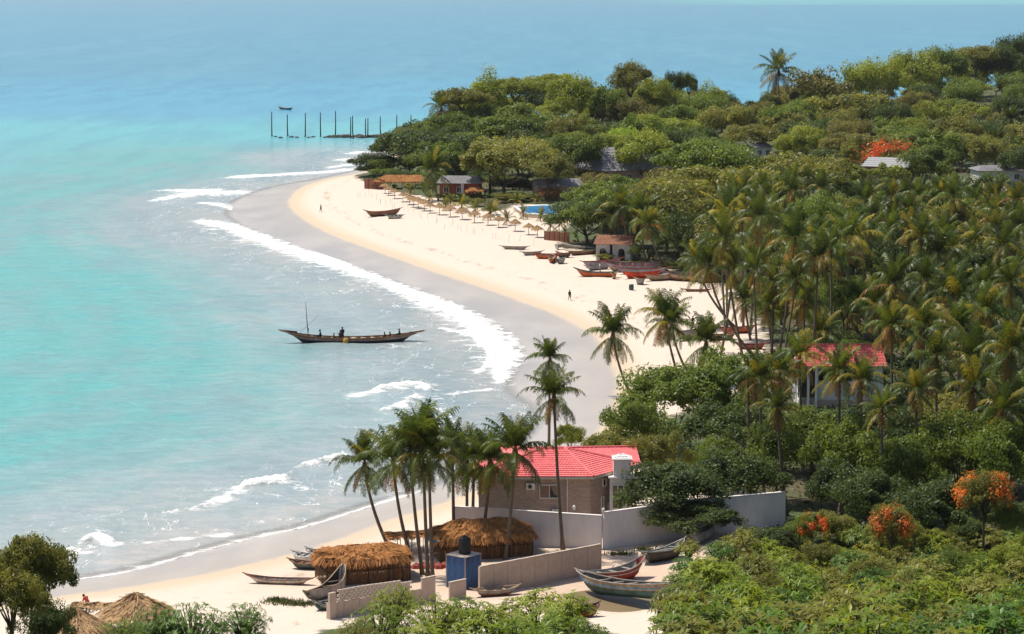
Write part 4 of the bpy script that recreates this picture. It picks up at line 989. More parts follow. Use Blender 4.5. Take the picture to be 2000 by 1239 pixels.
boat_px((1252, 1104), (1340, 1085), 'old_boat', 'dark decaying boat with pale ribs in shade under the big tree', 'boat', 2.0, .9, (.3, .6), (P_DARK, P_DARK, P_GREY, P_GREY), 7, roll=.15)
boat_px((1352, 1072), (1400, 1046), 'old_boat', 'grey upturned looking hull leaning right of the big shady tree', 'boat', 1.6, .8, (.5, .5), (P_GREY, P_GREY, P_GREY, P_GREY), 3, roll=.5)
boat_px((480, 1139), (612, 1143), 'dugout', 'long narrow pale dugout on sand left of the low thatched shelter', 'boat', 1.0, .42, (.35, .15), (P_TAN, P_WHITE, P_GREY, P_BROWN), 4)
boat_px((566, 1110), (640, 1112), 'dinghy', 'dark orange and green boat resting on blocks beside the low thatched shelter', 'boat', 1.3, .55, (.25, .2), (P_DARK, P_GREEN, P_TAN, P_BROWN), 3)
boat_px((572, 1096), (628, 1099), 'dinghy', 'white dinghy pulled up behind the boat on blocks', 'boat', 1.5, .6, (.3, .2), (P_WHITE, P_WHITE, P_GREY, P_WHITE), 3)
boat_px((600, 1090), (650, 1096), 'dinghy', 'pale blue grey dinghy farthest back of the three beside the low thatched shelter', 'boat', 1.3, .6, (.3, .2), (P_GREY, P_WHITE, P_GREY, P_GREY), 2)
boat_px((598, 1181), (680, 1152), 'old_boat', 'broken grey plank hull leaning against the low thatched shelter', 'boat', 1.7, .85, (.2, 1.4), (P_GREY, P_GREY, P_DARK, P_TAN), 5, roll=.22)
boat_px((612, 1194), (660, 1187), 'dinghy', 'small tangled net filled green grey boat at the wall end', 'boat', 1.3, .5, (.25, .2), (P_GREEN, P_GREY, P_GREEN, P_GREY), 2)
for (a, b), lb in ((((1172, 1120), (1206, 1112)), 'dry grey log on sand behind the concrete wall end'), (((1180, 1122), (1212, 1113)), 'forked pale log beside the red fishing boat'), (((1214, 1107), (1236, 1110)), 'short bleached log right of the two other logs')):
    p, q = at(*a), at(*b); t_ = thing('log', lb, 'log', p)
    MB().tube([(0, 0, .12), (q - p) * .5 + Vector((0, .1, .14)), (q - p) + Vector((0, 0, .12))], [.13, .12, .07], 7).build('trunk', WOODG, t_); MB().tube([(q - p) * .6 + Vector((0, 0, .15)), (q - p) * .8 + Vector((.1, .3, .4))], [.06, .03], 5).build('branch_stub', WOODG, t_)
t_ = thing('clutter_heap', 'orange and red nets heaped before the low thatched shelter', 'nets', at(690, 1170))
for k in range(9):
    b = MB(); b.lathe([(.5, 0), (.42, .22), (.2, .34), (.03, .38)], 8); o = b.build('net_fold', random.choice([P_ORANGE, P_RED, P_BROWN, P_GREY]), t_, (-.9 + k * .42, random.uniform(-.3, .4), 0), smooth=True); o.scale = (1, .8, random.uniform(.7, 1.6))
t_ = thing('red_tarp', 'crumpled red tarpaulin under the palms beside the low thatched shelter', 'tarpaulin', at(842, 1110))
for k in range(6):
    b = MB(); b.lathe([(.55, 0), (.4, .3), (.1, .5)], 6); b.build('fold', P_RED, t_, (-1.3 + k * .5, .3 * (k % 2), 0))
t_ = thing('blue_sheet', 'two small pale blue sheets caught between the palm trunks', 'sheet', at_d(838, 1052, 206.5))
MB().add([(-.25, 0, .1), (.2, 0, .16), (.25, .1, -.12), (-.2, -.1, -.16)], [(0, 1, 2, 3)]).build('sheet', P_BLUE, t_); MB().add([(.3, 0, -.1), (.75, 0, -.25), (.8, .1, -.45), (.35, -.1, -.3)], [(0, 1, 2, 3)]).build('sheet', P_BLUE, t_)

# blue sheet-metal stand with the black water tank
BLUEM = mat('blue_sheet_metal', (.05, .16, .38), .55, .5, 1.6, (.02, .05, .14), stretch=(1, 1, .35))
def build_tank():
    c = at(905, 1152); t = thing('tank_stand', 'blue rusty sheet metal enclosure carrying the black water tank', 'enclosure', c + Vector((0, 1.3, 0)), R(52))
    W_, H = 2.05, 2.75
    for s, (dx, dy, rz) in enumerate(((0, -1, 0), (1, 0, PI / 2), (0, 1, PI), (-1, 0, -PI / 2))):
        for i in range(3):
            b = MB(); w = W_ / 3
            for k in range(6): b.box((-w / 2 + w * (k + .5) / 6, -.02 * (k % 2), H / 2), (w / 6, .03, H))
            M = Matrix.Rotation(rz, 3, 'Z'); p = M @ Vector(((i - 1) * w, -W_ / 2, 0)); o = b.build('sheet', BLUEM, t, p + Vector((0, 0, random.uniform(-.12, .05))), (0, 0, rz)); o['kind'] = 'stuff'
    b = MB(); [b.box((sx * W_ / 2, sy * W_ / 2, H / 2), (.09, .09, H + .1)) for sx in (-1, 1) for sy in (-1, 1)]; b.build('corner_frame', WOODG, t)['kind'] = 'stuff'
    MB().box((0, 0, H + .02), (W_ + .1, W_ + .1, .06)).build('deck', CONC2, t)
    k = thing('water_tank', 'black plastic water tank standing on the blue enclosure', 'water tank', c + Vector((.1, 1.3, H + .06)))
    b = MB(); b.lathe([(.5, 0), (.52, .1), (.50, .35), (.53, .42), (.50, .5), (.53, .85), (.50, .95), (.52, 1.2), (.42, 1.38), (.2, 1.46)], 18); b.build('body', BLACK, k, smooth=True); MB().lathe([(.2, 1.46), (.21, 1.54), (.05, 1.57)], 12).build('lid', BLACK, k)
build_tank()

# ---------------------------------------------------------------- the second house among the palms
def build_white_house():
    y0 = 288.0; x0, x1 = (1561 - 1000) / F * y0, (1741 - 1000) / F * y0; cx = (x0 + x1) / 2; gz = ground(cx, y0) - .3; L = x1 - x0
    t = thing('white_house', 'white house with a faded red tile roof among the coconut palms', 'house', (cx, y0, gz))
    E = 6.75 - gz; Rg = 8.75 - gz
    MB().box((0, 3.5, E / 2), (L - .9, 6.6, E)).build('wall', WHITE, t)
    o = MB(); roof_slope(o, (-L / 2, -.55, E), (L / 2, -.55, E), (L / 2 - .2, 3.6, Rg), (-L / 2 + .2, 3.6, Rg), 14, .34); o.build('front_roof_slope', REDT2, t)
    o = MB(); roof_slope(o, (L / 2, 7.6, E), (-L / 2, 7.6, E), (-L / 2 + .2, 3.6, Rg), (L / 2 - .2, 3.6, Rg), 14, .34); o.build('rear_roof_slope', REDT2, t)
    o = MB(); ridge_caps(o, (-L / 2 + .1, 3.6, Rg + .06), (L / 2 - .1, 3.6, Rg + .06), 26); o.build('ridge_tiles', REDT2, t)
    for s in (-1, 1): MB().add([(s * (L / 2 - .45), .2, E - .02), (s * (L / 2 - .45), 6.8, E - .02), (s * (L / 2 - .45), 3.6, Rg - .12)], [(0, 1, 2)]).build('gable', WHITE, t)
    window(t, (-L / 2 + 3.9, .19, E - 1.15), 2.3, 1.5, 0, 1); window(t, (-L / 2 + 6.4, .19, E - 1.2), 1.2, 1.4, 0, 0); window(t, (L / 2 - 2.3, .19, E - 1.2), 1.0, 1.4, 0, 0)
    p = MB(); p.box((-L / 2 + 1.4, -.05, E - 2.0), (2.2, .30, 3.6)); p.build('porch_shade_slab', GLASS, t)  # dark slab on the wall stands in for shade inside the porch
    for k in range(3): MB().box((-L / 2 + .55 + k * .95, -.30, E / 2), (.28, .28, E)).build('column', WHITE, t)
    MB().box((0, .08, .55), (L - .7, .3, 1.2)).build('plinth', CONC, t); MB().tube([(L / 2 - 3.3, .12, E), (L / 2 - 3.3, .12, 0)], .06, 6).build('drain_pipe', METALG, t)
build_white_house()

# ---------------------------------------------------------------- the far village and hotel
GREYR = mat('grey_roof_sheet', (.29, .275, .29), .6, .2, .25)
PINKW = mat('pink_wall', (.52, .30, .20), .8, .2, .8); REDW = mat('red_wall', (.36, .085, .05), .8, .25, .8); TERR = mat('terracotta_tile', (.34, .15, .085), .8, .3, 2.5)
def gable(name, label, px, pybase, D, w, dep, eave, rise, rz, wallm, roofm, zoff=0.0, wins=3, rows=9, hip=.0):
    p = at_d(px, pybase, D); g = ground(p.x, D); t = thing(name, label, 'building', (p.x, D, g - .2), rz)
    MB().box((0, 0, eave / 2 + zoff / 2), (w, dep, eave + zoff)).build('wall', wallm, t); e = eave + zoff; o_ = .6
    h = hip * w / 2
    c = [(-w / 2 - o_, -dep / 2 - o_, e), (w / 2 + o_, -dep / 2 - o_, e), (w / 2 + o_, dep / 2 + o_, e), (-w / 2 - o_, dep / 2 + o_, e)]; r0, r1 = (-w / 2 + h, 0, e + rise), (w / 2 - h, 0, e + rise)
    b = MB(); roof_slope(b, c[0], c[1], r1, r0, rows, .8); b.build('front_roof_slope', roofm, t); b = MB(); roof_slope(b, c[2], c[3], r0, r1, rows, .8); b.build('rear_roof_slope', roofm, t)
    if hip: b = MB(); roof_slope(b, c[1], c[2], r1, r1, rows, .8); b.build('end_roof_slope', roofm, t); b = MB(); roof_slope(b, c[3], c[0], r0, r0, rows, .8); b.build('end_roof_slope', roofm, t)
    else:
        for s in (-1, 1): MB().add([(s * w / 2, -dep / 2, e - .02), (s * w / 2, dep / 2, e - .02), (s * w / 2, 0, e + rise - .12)], [(0, 1, 2)]).build('gable', wallm, t)
    for i in range(wins): window(t, (-w / 2 + w * (i + .5) / wins, -dep / 2 - .03, e - 1.5), 1.2, 1.3, 0, 1)
    return t
def roof_at(px, py, D): return at_d(px, py, D).z
def hotel():
    D = 620; z = roof_at(1232, 284, D); g = ground(at_d(1232, 300, D).x, D)
    gable('hotel_block', 'long low building with a wide dark grey roof among the trees', 1250, 300, D, 30, 15, z - g - 5.4, 5.4, R(28), PINKW, GREYR, 0, 6, hip=.25)
    D = 705; z = roof_at(1487, 275, D); g = ground(at_d(1487, 275, D).x, D)
    gable('roof_pavilion', 'small grey hipped roof with white walls peeking above the canopy', 1487, 290, D, 5.0, 5.0, z - g - 1.6, 1.4, R(10), WHITE, GREYR, 0, 2, hip=.6)
    D = 585; z = roof_at(1725, 305, D); g = ground(at_d(1725, 305, D).x, D)
    gable('striped_roof_house', 'pale ribbed roof just below the red flowering tree', 1738, 330, D, 10.5, 8, z - g - 2.2, 2.0, R(-24), PINKW, METALG, 0, 3, 5)
    D = 605; z = roof_at(1950, 320, D); g = ground(at_d(1950, 320, D).x, D)
    gable('hotel_block', 'flat dark grey roofed building at the right edge below the date palm', 1962, 335, D, 15, 9, z - g - 1.3, 1.1, R(4), WHITE, GREYR, 0, 4, hip=.2)
hotel()
DBR = .0
p_ = at(905, 388); t_ = gable('red_bungalow', 'red walled bungalow with a white pillar behind the tall beach palm', 900, 388, p_.y + 6, 9.5, 6, 3.6, 1.6, R(-6), REDW, GREYR, 0, 3)
MB().box((.8, -3.25, 1.8), (.7, .4, 3.6)).build('pillar', WHITE, t_)
p_ = at(1090, 396); gable('orange_bungalow', 'orange walled bungalow with grey roof behind the swimming pool', 1088, 396, p_.y + 10, 11, 6, 3.3, 1.7, R(8), PINKW, GREYR, 0, 3)
shelter('brown thatched bar roof behind the swimming pool', at(1075, 391), R(4), 5.5, 3, 1.7, 1.1, 12, THATCH, 1500, False)
shelter('long brown thatched roof behind the far straw fence', at(785, 372) + Vector((0, 6, 0)), R(-4), 14, 5, 1.9, 1.5, 14, THATCH, 2200, False)
shelter('small thatched hut with dark wall beside the red bungalow', at(927, 388), R(4), 3.2, 2.4, 1.9, .8, 15, THATCH, 700, True)
def straw_fence(label, a, b, h, m):
    a, b = at(*a), at(*b); t = thing('straw_fence', label, 'fence', a); v = b - a; n = max(3, int(v.length / 1.3))
    me = MB().box((0, 0, h / 2 - .1), (v.length / n - .03, .08, h + .2)).mesh('panel', m)
    for i in range(n):
        link('panel', me, t, v * (i + .5) / n + Vector((0, 0, random.uniform(-.1, .1))), (0, 0, math.atan2(v.y, v.x))); MB().tube([(0, -.07, -.2), (0, -.07, h + .15)], .05, 5).build('post', WOODD, t, v * i / n)
REDS = mat('red_straw', (.26, .095, .05), .9, .4, 2.5, stretch=(3, 3, .6))
straw_fence('dark red straw fence at the far end of the beach', (712, 369), (752, 371), 2.6, REDS)
straw_fence('reddish straw screen beside the last thatched parasol', (1063, 469), (1112, 474), 1.9, REDS)
def pool():
    P = [at(1004, 411), at(1022, 424), at(1062, 427), at(1118, 425), at(1120, 408), at(1060, 407)]; c = sum(P, Vector()) / len(P); z = max(p.z for p in P) + .75
    t = thing('swimming_pool', 'raised blue swimming pool with a white rim behind the parasols', 'pool', (c.x, c.y, z))
    t2 = NT('pool_water'); m = t2.done(t2.bsdf((.06, .30, .62), .1, t2.bump(t2.noise(t2.pos((1, 1, 1)), 2.0, 3), .1, .05)))
    Q = [Vector((p.x - c.x, p.y - c.y, 0)) for p in P]; I = [q * .86 for q in Q]
    MB().add([q + Vector((0, 0, -.06)) for q in I], [tuple(range(6))]).build('pool_surface', m, t); n = 6
    MB().add([q + Vector((0, 0, .06)) for q in I] + [q + Vector((0, 0, .06)) for q in Q] + [q + Vector((0, 0, -.2)) for q in I] + [q + Vector((0, 0, -.2)) for q in Q], [(i, (i + 1) % n, n + (i + 1) % n, n + i) for i in range(n)] + [(i, 12 + i, 12 + (i + 1) % n, (i + 1) % n) for i in range(n)] + [(6 + i, 6 + (i + 1) % n, 18 + (i + 1) % n, 18 + i) for i in range(n)]).build('rim', WHITE, t)
    MB().add([q * 1.02 + Vector((0, 0, -.2)) for q in Q] + [q * 1.02 + Vector((0, 0, -1.6)) for q in Q], [(i, (i + 1) % n, n + (i + 1) % n, n + i) for i in range(n)]).build('side_wall', CONC, t)
pool()
def arch_house():
    a, b = at(1178, 506), at(1226, 511); v = b - a; L = math.hypot(v.x, v.y); t = thing('arched_beach_house', 'whitewashed beach house with two dark arches and a tile roof', 'house', (a + b) / 2 + Vector((0, 1.5, 0)), math.atan2(v.y * .2, v.x)); H = 3.1; dp = 4.0
    WS = mat('stained_white', (.68, .64, .60), .85, .35, .9, (.46, .40, .36), stretch=(1, 1, .25))
    def arch_panel(cx, w):
        # wall with an arched opening: strips either side and above
        b_ = MB(); ow, oh = .62, 1.5; k = 8; V = []; Fs = []
        for i in range(k + 1):
            an = PI * i / k; x, z = -ow * math.cos(an), oh + .75 * math.sin(an); V += [(x, 0, z), (-w / 2 if i < k / 2 else w / 2 if i > k / 2 else 0, 0, H) if i in (0, k) else (x / ow * w / 2, 0, H)]
        for i in range(k): Fs.append((2 * i, 2 * i + 2, 2 * i + 3, 2 * i + 1))
        b_.add(V, Fs); b_.add([(-w / 2, 0, -.2), (-ow, 0, -.2), (-ow, 0, oh), (-w / 2, 0, H)], [(0, 1, 2, 3)]); b_.add([(ow, 0, -.2), (w / 2, 0, -.2), (w / 2, 0, H), (ow, 0, oh)], [(0, 1, 2, 3)])
        b_.build('arched_wall', WS, t, (cx, -dp / 2, 0)); MB().box((cx, -dp / 2 + .7, 1.1), (1.3, .1, 2.3)).build('doorway', GLASS, t)
    arch_panel(-L * .3, L * .4); arch_panel(L * .24, L * .52)
    MB().box((-L / 2 + .02, 0, H / 2 - .1), (.12, dp - .1, H + .2)).build('wall', WS, t); MB().box((L / 2 - .04, 0, H / 2 - .1), (.12, dp - .1, H + .2)).build('wall', WS, t); MB().box((0, dp / 2, H / 2), (L, .12, H)).build('wall', WS, t)
    o = MB(); roof_slope(o, (-L / 2 - .4, -dp / 2 - .5, H - .1), (L / 2 + .4, -dp / 2 - .5, H - .1), (L / 2 + .3, .6, H + 1.35), (-L / 2 - .3, .6, H + 1.35), 8, .5); o.build('front_roof_slope', TERR, t)
    o = MB(); roof_slope(o, (L / 2 + .4, dp / 2 + .5, H - .1), (-L / 2 - .4, dp / 2 + .5, H - .1), (-L / 2 - .3, .6, H + 1.35), (L / 2 + .3, .6, H + 1.35), 8, .5); o.build('rear_roof_slope', TERR, t)
    for i, (x, lb) in enumerate(((-L * .3, 'person in black standing in the left arch of the whitewashed beach house'), (L * .24, 'person in a dark coat standing in the right arch of the beach house'))):
        q = t.matrix_basis @ Vector((x, -dp / 2 - .3, 0)); person(lb, (q.x, q.y, ground(q.x, q.y)), -1.6, 'stand', (.02, .02, .03), (.05, .05, .07))
arch_house()

# ---------------------------------------------------------------- boats hauled out along the upper beach
BO = [((711, 425), (786, 419), 'fishing_boat', 'brown wooden boat alone on the sand before the parasols', 1.8, 1.0, (.6, .5), (P_BROWN, P_BROWN, P_GREY, P_RED)),
 ((752, 428), (789, 426), 'dinghy', 'small pale dinghy lying against the brown boat on the sand', 1.6, .6, (.3, .1), (P_GREY, P_WHITE, P_GREY, P_GREY)),
 ((976, 487), (1034, 488), 'dugout', 'thin grey green dugout lying alone on the open sand', 1.0, .5, (.15, .15), (P_GREY, P_GREY, P_GREEN, P_TAN)),
 ((1016, 500), (1062, 498), 'dugout', 'grey dugout at the left end of the orange canoe group', 1.0, .6, (.2, .2), (P_GREY, P_GREY, P_GREY, P_GREY)),
 ((1040, 505), (1096, 506), 'canoe', 'orange red canoe lying behind the standing orange bow', 1.3, .75, (.35, .35), (P_ORANGE, P_ORANGE, P_TAN, P_RED)),
 ((1085, 503), (1116, 504), 'canoe', 'dark hulled canoe touching the orange red canoe', 1.4, .8, (.3, .3), (P_DARK, P_BROWN, P_GREY, P_DARK)),
 ((1105, 500), (1174, 496), 'canoe', 'long brown canoe pointing at the whitewashed arched house', 1.3, .7, (.3, .3), (P_BROWN, P_BROWN, P_GREY, P_TAN)),
 ((1075, 516), (1079, 506), 'dinghy', 'orange dinghy seen end on in front of the canoes', 1.2, .7, (.3, .2), (P_ORANGE, P_ORANGE, P_TAN, P_TAN)),
 ((1086, 516), (1104, 514), 'dinghy', 'small grey dinghy right of the end on orange one', 1.3, .8, (.2, .2), (P_GREY, P_GREY, P_DARK, P_GREY)),
 ((1134, 524), (1216, 517), 'canoe', 'lilac grey canoe with dark red stern below the arched house', 1.5, .95, (.3, .3), (P_LILAC, P_LILAC, P_GREY, P_RED)),
 ((1142, 530), (1196, 525), 'canoe', 'slim grey canoe lying beside the lilac grey one', 1.2, .7, (.3, .3), (P_GREY, P_LILAC, P_GREY, P_GREY)),
 ((1176, 531), (1296, 531), 'fishing_boat', 'long white and red striped fishing boat with a raised red bow', 2.3, 1.4, (.6, .3), (P_TAN, P_LILAC, P_GREY, P_RED)),
 ((1200, 537), (1310, 536), 'fishing_boat', 'dusty lilac boat lying behind the orange canoe', 1.9, 1.0, (.4, .3), (P_LILAC, P_GREY, P_GREY, P_RED)),
 ((1121, 540), (1210, 542), 'canoe', 'orange canoe with a green and white bow on the open sand', 1.4, .8, (.7, .3), (P_ORANGE, P_ORANGE, P_TAN, P_GREEN)),
 ((1192, 545), (1206, 545), 'dinghy', 'small tan dinghy at the stern of the orange canoe', 1.2, .8, (.3, .3), (P_TAN, P_ORANGE, P_TAN, P_TAN)),
 ((1212, 546), (1296, 541), 'canoe', 'bright scarlet covered canoe in the middle of the hauled out boats', 1.8, 1.1, (.5, .3), (P_SCAR, P_SCAR, P_SCAR, P_LILAC)),
 ((1254, 550), (1348, 545), 'canoe', 'long tan canoe with a dark inside nearest the water', 1.6, .85, (.5, .5), (P_TAN, P_TAN, P_DARK, P_BROWN)),
 ((1300, 548), (1400, 551), 'fishing_boat', 'brown fishing boat hauled out under the leaning palms', 2.0, 1.1, (.4, .4), (P_BROWN, P_TAN, P_GREY, P_BROWN)),
 ((1350, 553), (1424, 549), 'fishing_boat', 'grey brown boat in palm shade beside a dark net heap', 2.2, 1.3, (.4, .4), (P_GREY, P_BROWN, P_DARK, P_GREY)),
 ((1238, 556), (1262, 556), 'dinghy', 'grey dinghy standing apart in front of the scarlet canoe', 1.7, .9, (.3, .1), (P_GREY, P_GREY, P_GREY, P_TAN)),
 ((1330, 570), (1392, 570), 'dugout', 'narrow dark dugout like a pole on the sand right of the dinghy', .7, .35, (.15, .1), (P_BROWN, P_BROWN, P_DARK, P_BROWN)),
 ((1318, 668), (1400, 655), 'fishing_boat', 'blue grey boat behind the crowns of the three shore palms', 2.0, 1.2, (.5, .4), (P_GREY, P_LILAC, P_GREY, P_GREY)),
 ((1400, 654), (1478, 650), 'canoe', 'red brown canoe right of the blue grey boat', 1.4, .8, (.4, .4), (P_RED, P_ORANGE, P_TAN, P_RED)),
 ((1375, 666), (1440, 662), 'canoe', 'orange brown canoe lying below the red brown one', 1.2, .7, (.4, .4), (P_ORANGE, P_BROWN, P_TAN, P_TAN)),
 ((1432, 682), (1500, 682), 'canoe', 'dark red canoe half hidden by a bent palm trunk', 1.1, .6, (.4, .4), (P_RED, P_BROWN, P_DARK, P_RED)),
 ((1385, 712), (1440, 710), 'canoe', 'small orange canoe above the blue crate stack', 1.2, .7, (.4, .4), (P_ORANGE, P_ORANGE, P_TAN, P_TAN)),
 ((1372, 736), (1446, 734), 'canoe', 'orange canoe with pale rim beside the blue crate', 1.3, .8, (.5, .4), (P_ORANGE, P_SCAR, P_TAN, P_TAN))]
for a, b, nm, lb, bw, dp, sh, co in BO: boat_px(a, b, nm, lb, 'boat', bw, dp, sh, co, 3, 'boats hauled out on the beach', roll=random.uniform(-.18, .18), nt=14)
t_ = thing('tall_crate', 'bright blue crate with a white lid near the orange canoes', 'crate', at(1382, 750)); MB().box((0, 0, .5), (2.4, 1.0, 1.0)).build('body', P_BLUE, t_); MB().box((-.2, 0, 1.04), (2.6, 1.1, .08)).build('lid', P_WHITE, t_)
t_ = thing('barrel', 'small green barrel standing on the sand near the grey dinghy', 'barrel', at(1233, 567)); MB().lathe([(.36, 0), (.42, .3), (.42, .7), (.36, 1.0)], 12).build('body', P_GREEN, t_, smooth=True); MB().lathe([(.38, .98), (.38, 1.04)], 12).build('lid', P_WHITE, t_)
t_ = thing('curved_log', 'curved grey driftwood trunk by grass left of the arched house', 'log', at(1090, 489)); MB().tube([(0, 0, 0), (-.3, .8, .7), (1.0, 1.8, .8), (3.0, 1.6, .55), (7.5, .6, .3)], [.22, .4, .4, .3, .15], 8).build('trunk', WOODG, t_); MB().tube([(1, 1.8, .8), (1.4, 2.1, 1.3)], [.14, .05], 5).build('branch_stub', WOODG, t_)
t_ = thing('net_heap', 'dark heap of fishing nets under the leaning palms', 'nets', at(1395, 545))
for k in range(7): b = MB(); b.lathe([(1.2, 0), (1.0, .5), (.5, .95), (.05, 1.1)], 9); o = b.build('net_fold', random.choice([P_DARK, P_GREY, P_LILAC]), t_, (-4 + k * 1.5, random.uniform(-.8, .8), -.1), smooth=True); o.scale = (1, .9, random.uniform(.6, 1.3))
GRASSM = mat('dune_grass', (.13, .15, .03), .8, .3, 2)
def grass_patch(label, pts, n, h, sd):
    rng = np.random.default_rng(sd); P = []
    for i in range(n):
        k = rng.integers(len(pts)); c = pts[k]; p = at(c[0] + rng.normal() * c[2], c[1] + rng.normal() * c[3]); P.append(p)
    P = np.array(P); a = rng.random(n) * 6.28; w = np.stack([np.cos(a), np.sin(a), 0 * a], 1) * .05; e = np.stack([rng.normal(size=n) * .3, rng.normal(size=n) * .3, .5 + .6 * rng.random(n)], 1) * h
    V = np.stack([P - w, P + w, P + e], 1).reshape(-1, 3); o = link('grass_patch', new_mesh('grass_patch', V, None, np.arange(3 * n).reshape(n, 3), mats=[GRASSM])); tag(o, label, 'grass', None, 'stuff')
grass_patch('low green grass beside the grey driftwood trunk', [(1115, 484, 8, 1.2), (1135, 485, 8, 1.2)], 700, .8, 1)
grass_patch('sparse yellow green grass on sand left of the wall end', [(560, 1178, 22, 3), (540, 1174, 10, 2), (590, 1182, 16, 2)], 900, .35, 2)
grass_patch('weeds along the foot of the white compound wall', [(1210, 1084, 14, 1), (1260, 1076, 12, 1)], 300, .5, 3)
person('person walking alone at the far water edge of the beach', at(627, 415), 2.5, 'walk', (.10, .07, .06), (.25, .18, .15))
person('person in dark top and pale trousers walking on the wide sand', at(1112.5, 587), -1.2, 'walk', (.03, .03, .04), (.20, .19, .18))
person('person in white standing beside the striped fishing boat', at(1172, 531), .6, 'stand', (.55, .55, .55), (.3, .28, .30))
person('person in an orange shirt beside the end on orange dinghy', at(1083, 514), .9, 'stoop', (.5, .16, .05), (.12, .1, .1))
person('person standing on the sand behind the crown of the middle shore palm', at(1353, 640), .9, 'stand', (.03, .03, .03), (.05, .05, .05))
# ---------------------------------------------------------------- coconut palms one can tell apart
random.seed(21)
KEY = [  # base px, top px (crown centre), size, label
 ((761,1066),(712,897),.66,'leftmost leaning coconut palm of the shelter grove, its crown over the surf',.20,.9),
 ((802,1082),(768,893),.74,'coconut palm leaning left, second from the left of the shelter grove',.20,.8),
 ((826,1122),(800,872),.66,'thin coconut palm, left trunk of the three close trunks by the blue tank',.15,.2),
 ((836,1128),(826,858),.80,'tall straight coconut palm, middle of three close trunks by the blue tank',.18,.1),
 ((845,1130),(838,890),.68,'coconut palm with low drooping crown, right trunk of the three close trunks',.2,.3),
 ((887,1078),(884,868),.62,'slender coconut palm just right of the three close trunks',.15,.1),
 ((912,1052),(912,893),.72,'bushy coconut palm standing in line with the black water tank',.15,.1),
 ((921,1058),(926,890),.64,'coconut palm with the narrow upright tuft beside the bushy one',.2,.2),
 ((936,1078),(958,893),.70,'coconut palm leaning right in front of the left roof end',.15,.5),
 ((986,1092),(1006,872),.76,'coconut palm whose right fronds hang over the red hipped roof',.15,.4),
 ((1100,1074),(1082,765),.76,'tallest thin coconut palm crossing the front of the brick house',.25,.3),
 ((1072,872),(1074,702),.62,'small coconut palm crown rising behind the tallest thin palm',.2,.3),
 ((1234,772),(1197,655),.95,'coconut palm leaning left over the wet sand, fronds spread wide',.12,.7),
 ((1322,722),(1300,620),.95,'full crowned coconut palm between the two other shore palms',.30,.5),
 ((1344,726),(1312,636),.8,'coconut palm sharing the full crown behind the middle shore palm',.3,.7),
 ((1398,752),(1379,672),.95,'coconut palm in front of the blue crate and orange canoes',.15,.6),
 ((1470,690),(1384,520),.95,'coconut palm on a long bent trunk arching over the sand',.35,1.0),
 ((1440,640),(1362,512),.8,'coconut palm leaning left at the sand edge by the net heap',.35,.9),
 ((857,392),(845,335),1.35,'single coconut palm rising from the far beach behind the parasols',.35,.2),
 ((1240,506),(1215,405),1.0,'coconut palm above the tile roof of the arched beach house',.35,.7),
 ((1262,512),(1250,415),.95,'coconut palm with tall trunk just right of the arched beach house',.3,.6),
 ((1305,530),(1268,440),.85,'coconut palm with slanting bare trunk behind the hauled out boats',.3,.9),
 ((1225,500),(1190,420),.8,'coconut palm half sunk in the dark trees above the arched house',.3,.3)]
KMIX = ['spear'] * 5 + ['up'] * 8 + ['out'] * 6 + ['flat'] * 2 + ['hang'] * 6
for (bx, by), (tx, ty), sz, lb, yl, bd in KEY:
    palm_px(bx, by, tx, ty + (10 if by > 1000 else 0), label=lb, mixk=KMIX, n=32, size=sz * (1.0 if ty < 800 and by > 1000 else 1.18 if by > 1000 else 1.08), yellow=yl * (.4 if by > 1000 else .8), bend=.25 + .5 * bd, group='coconut palms', stem=.16 if by > 700 else .18)
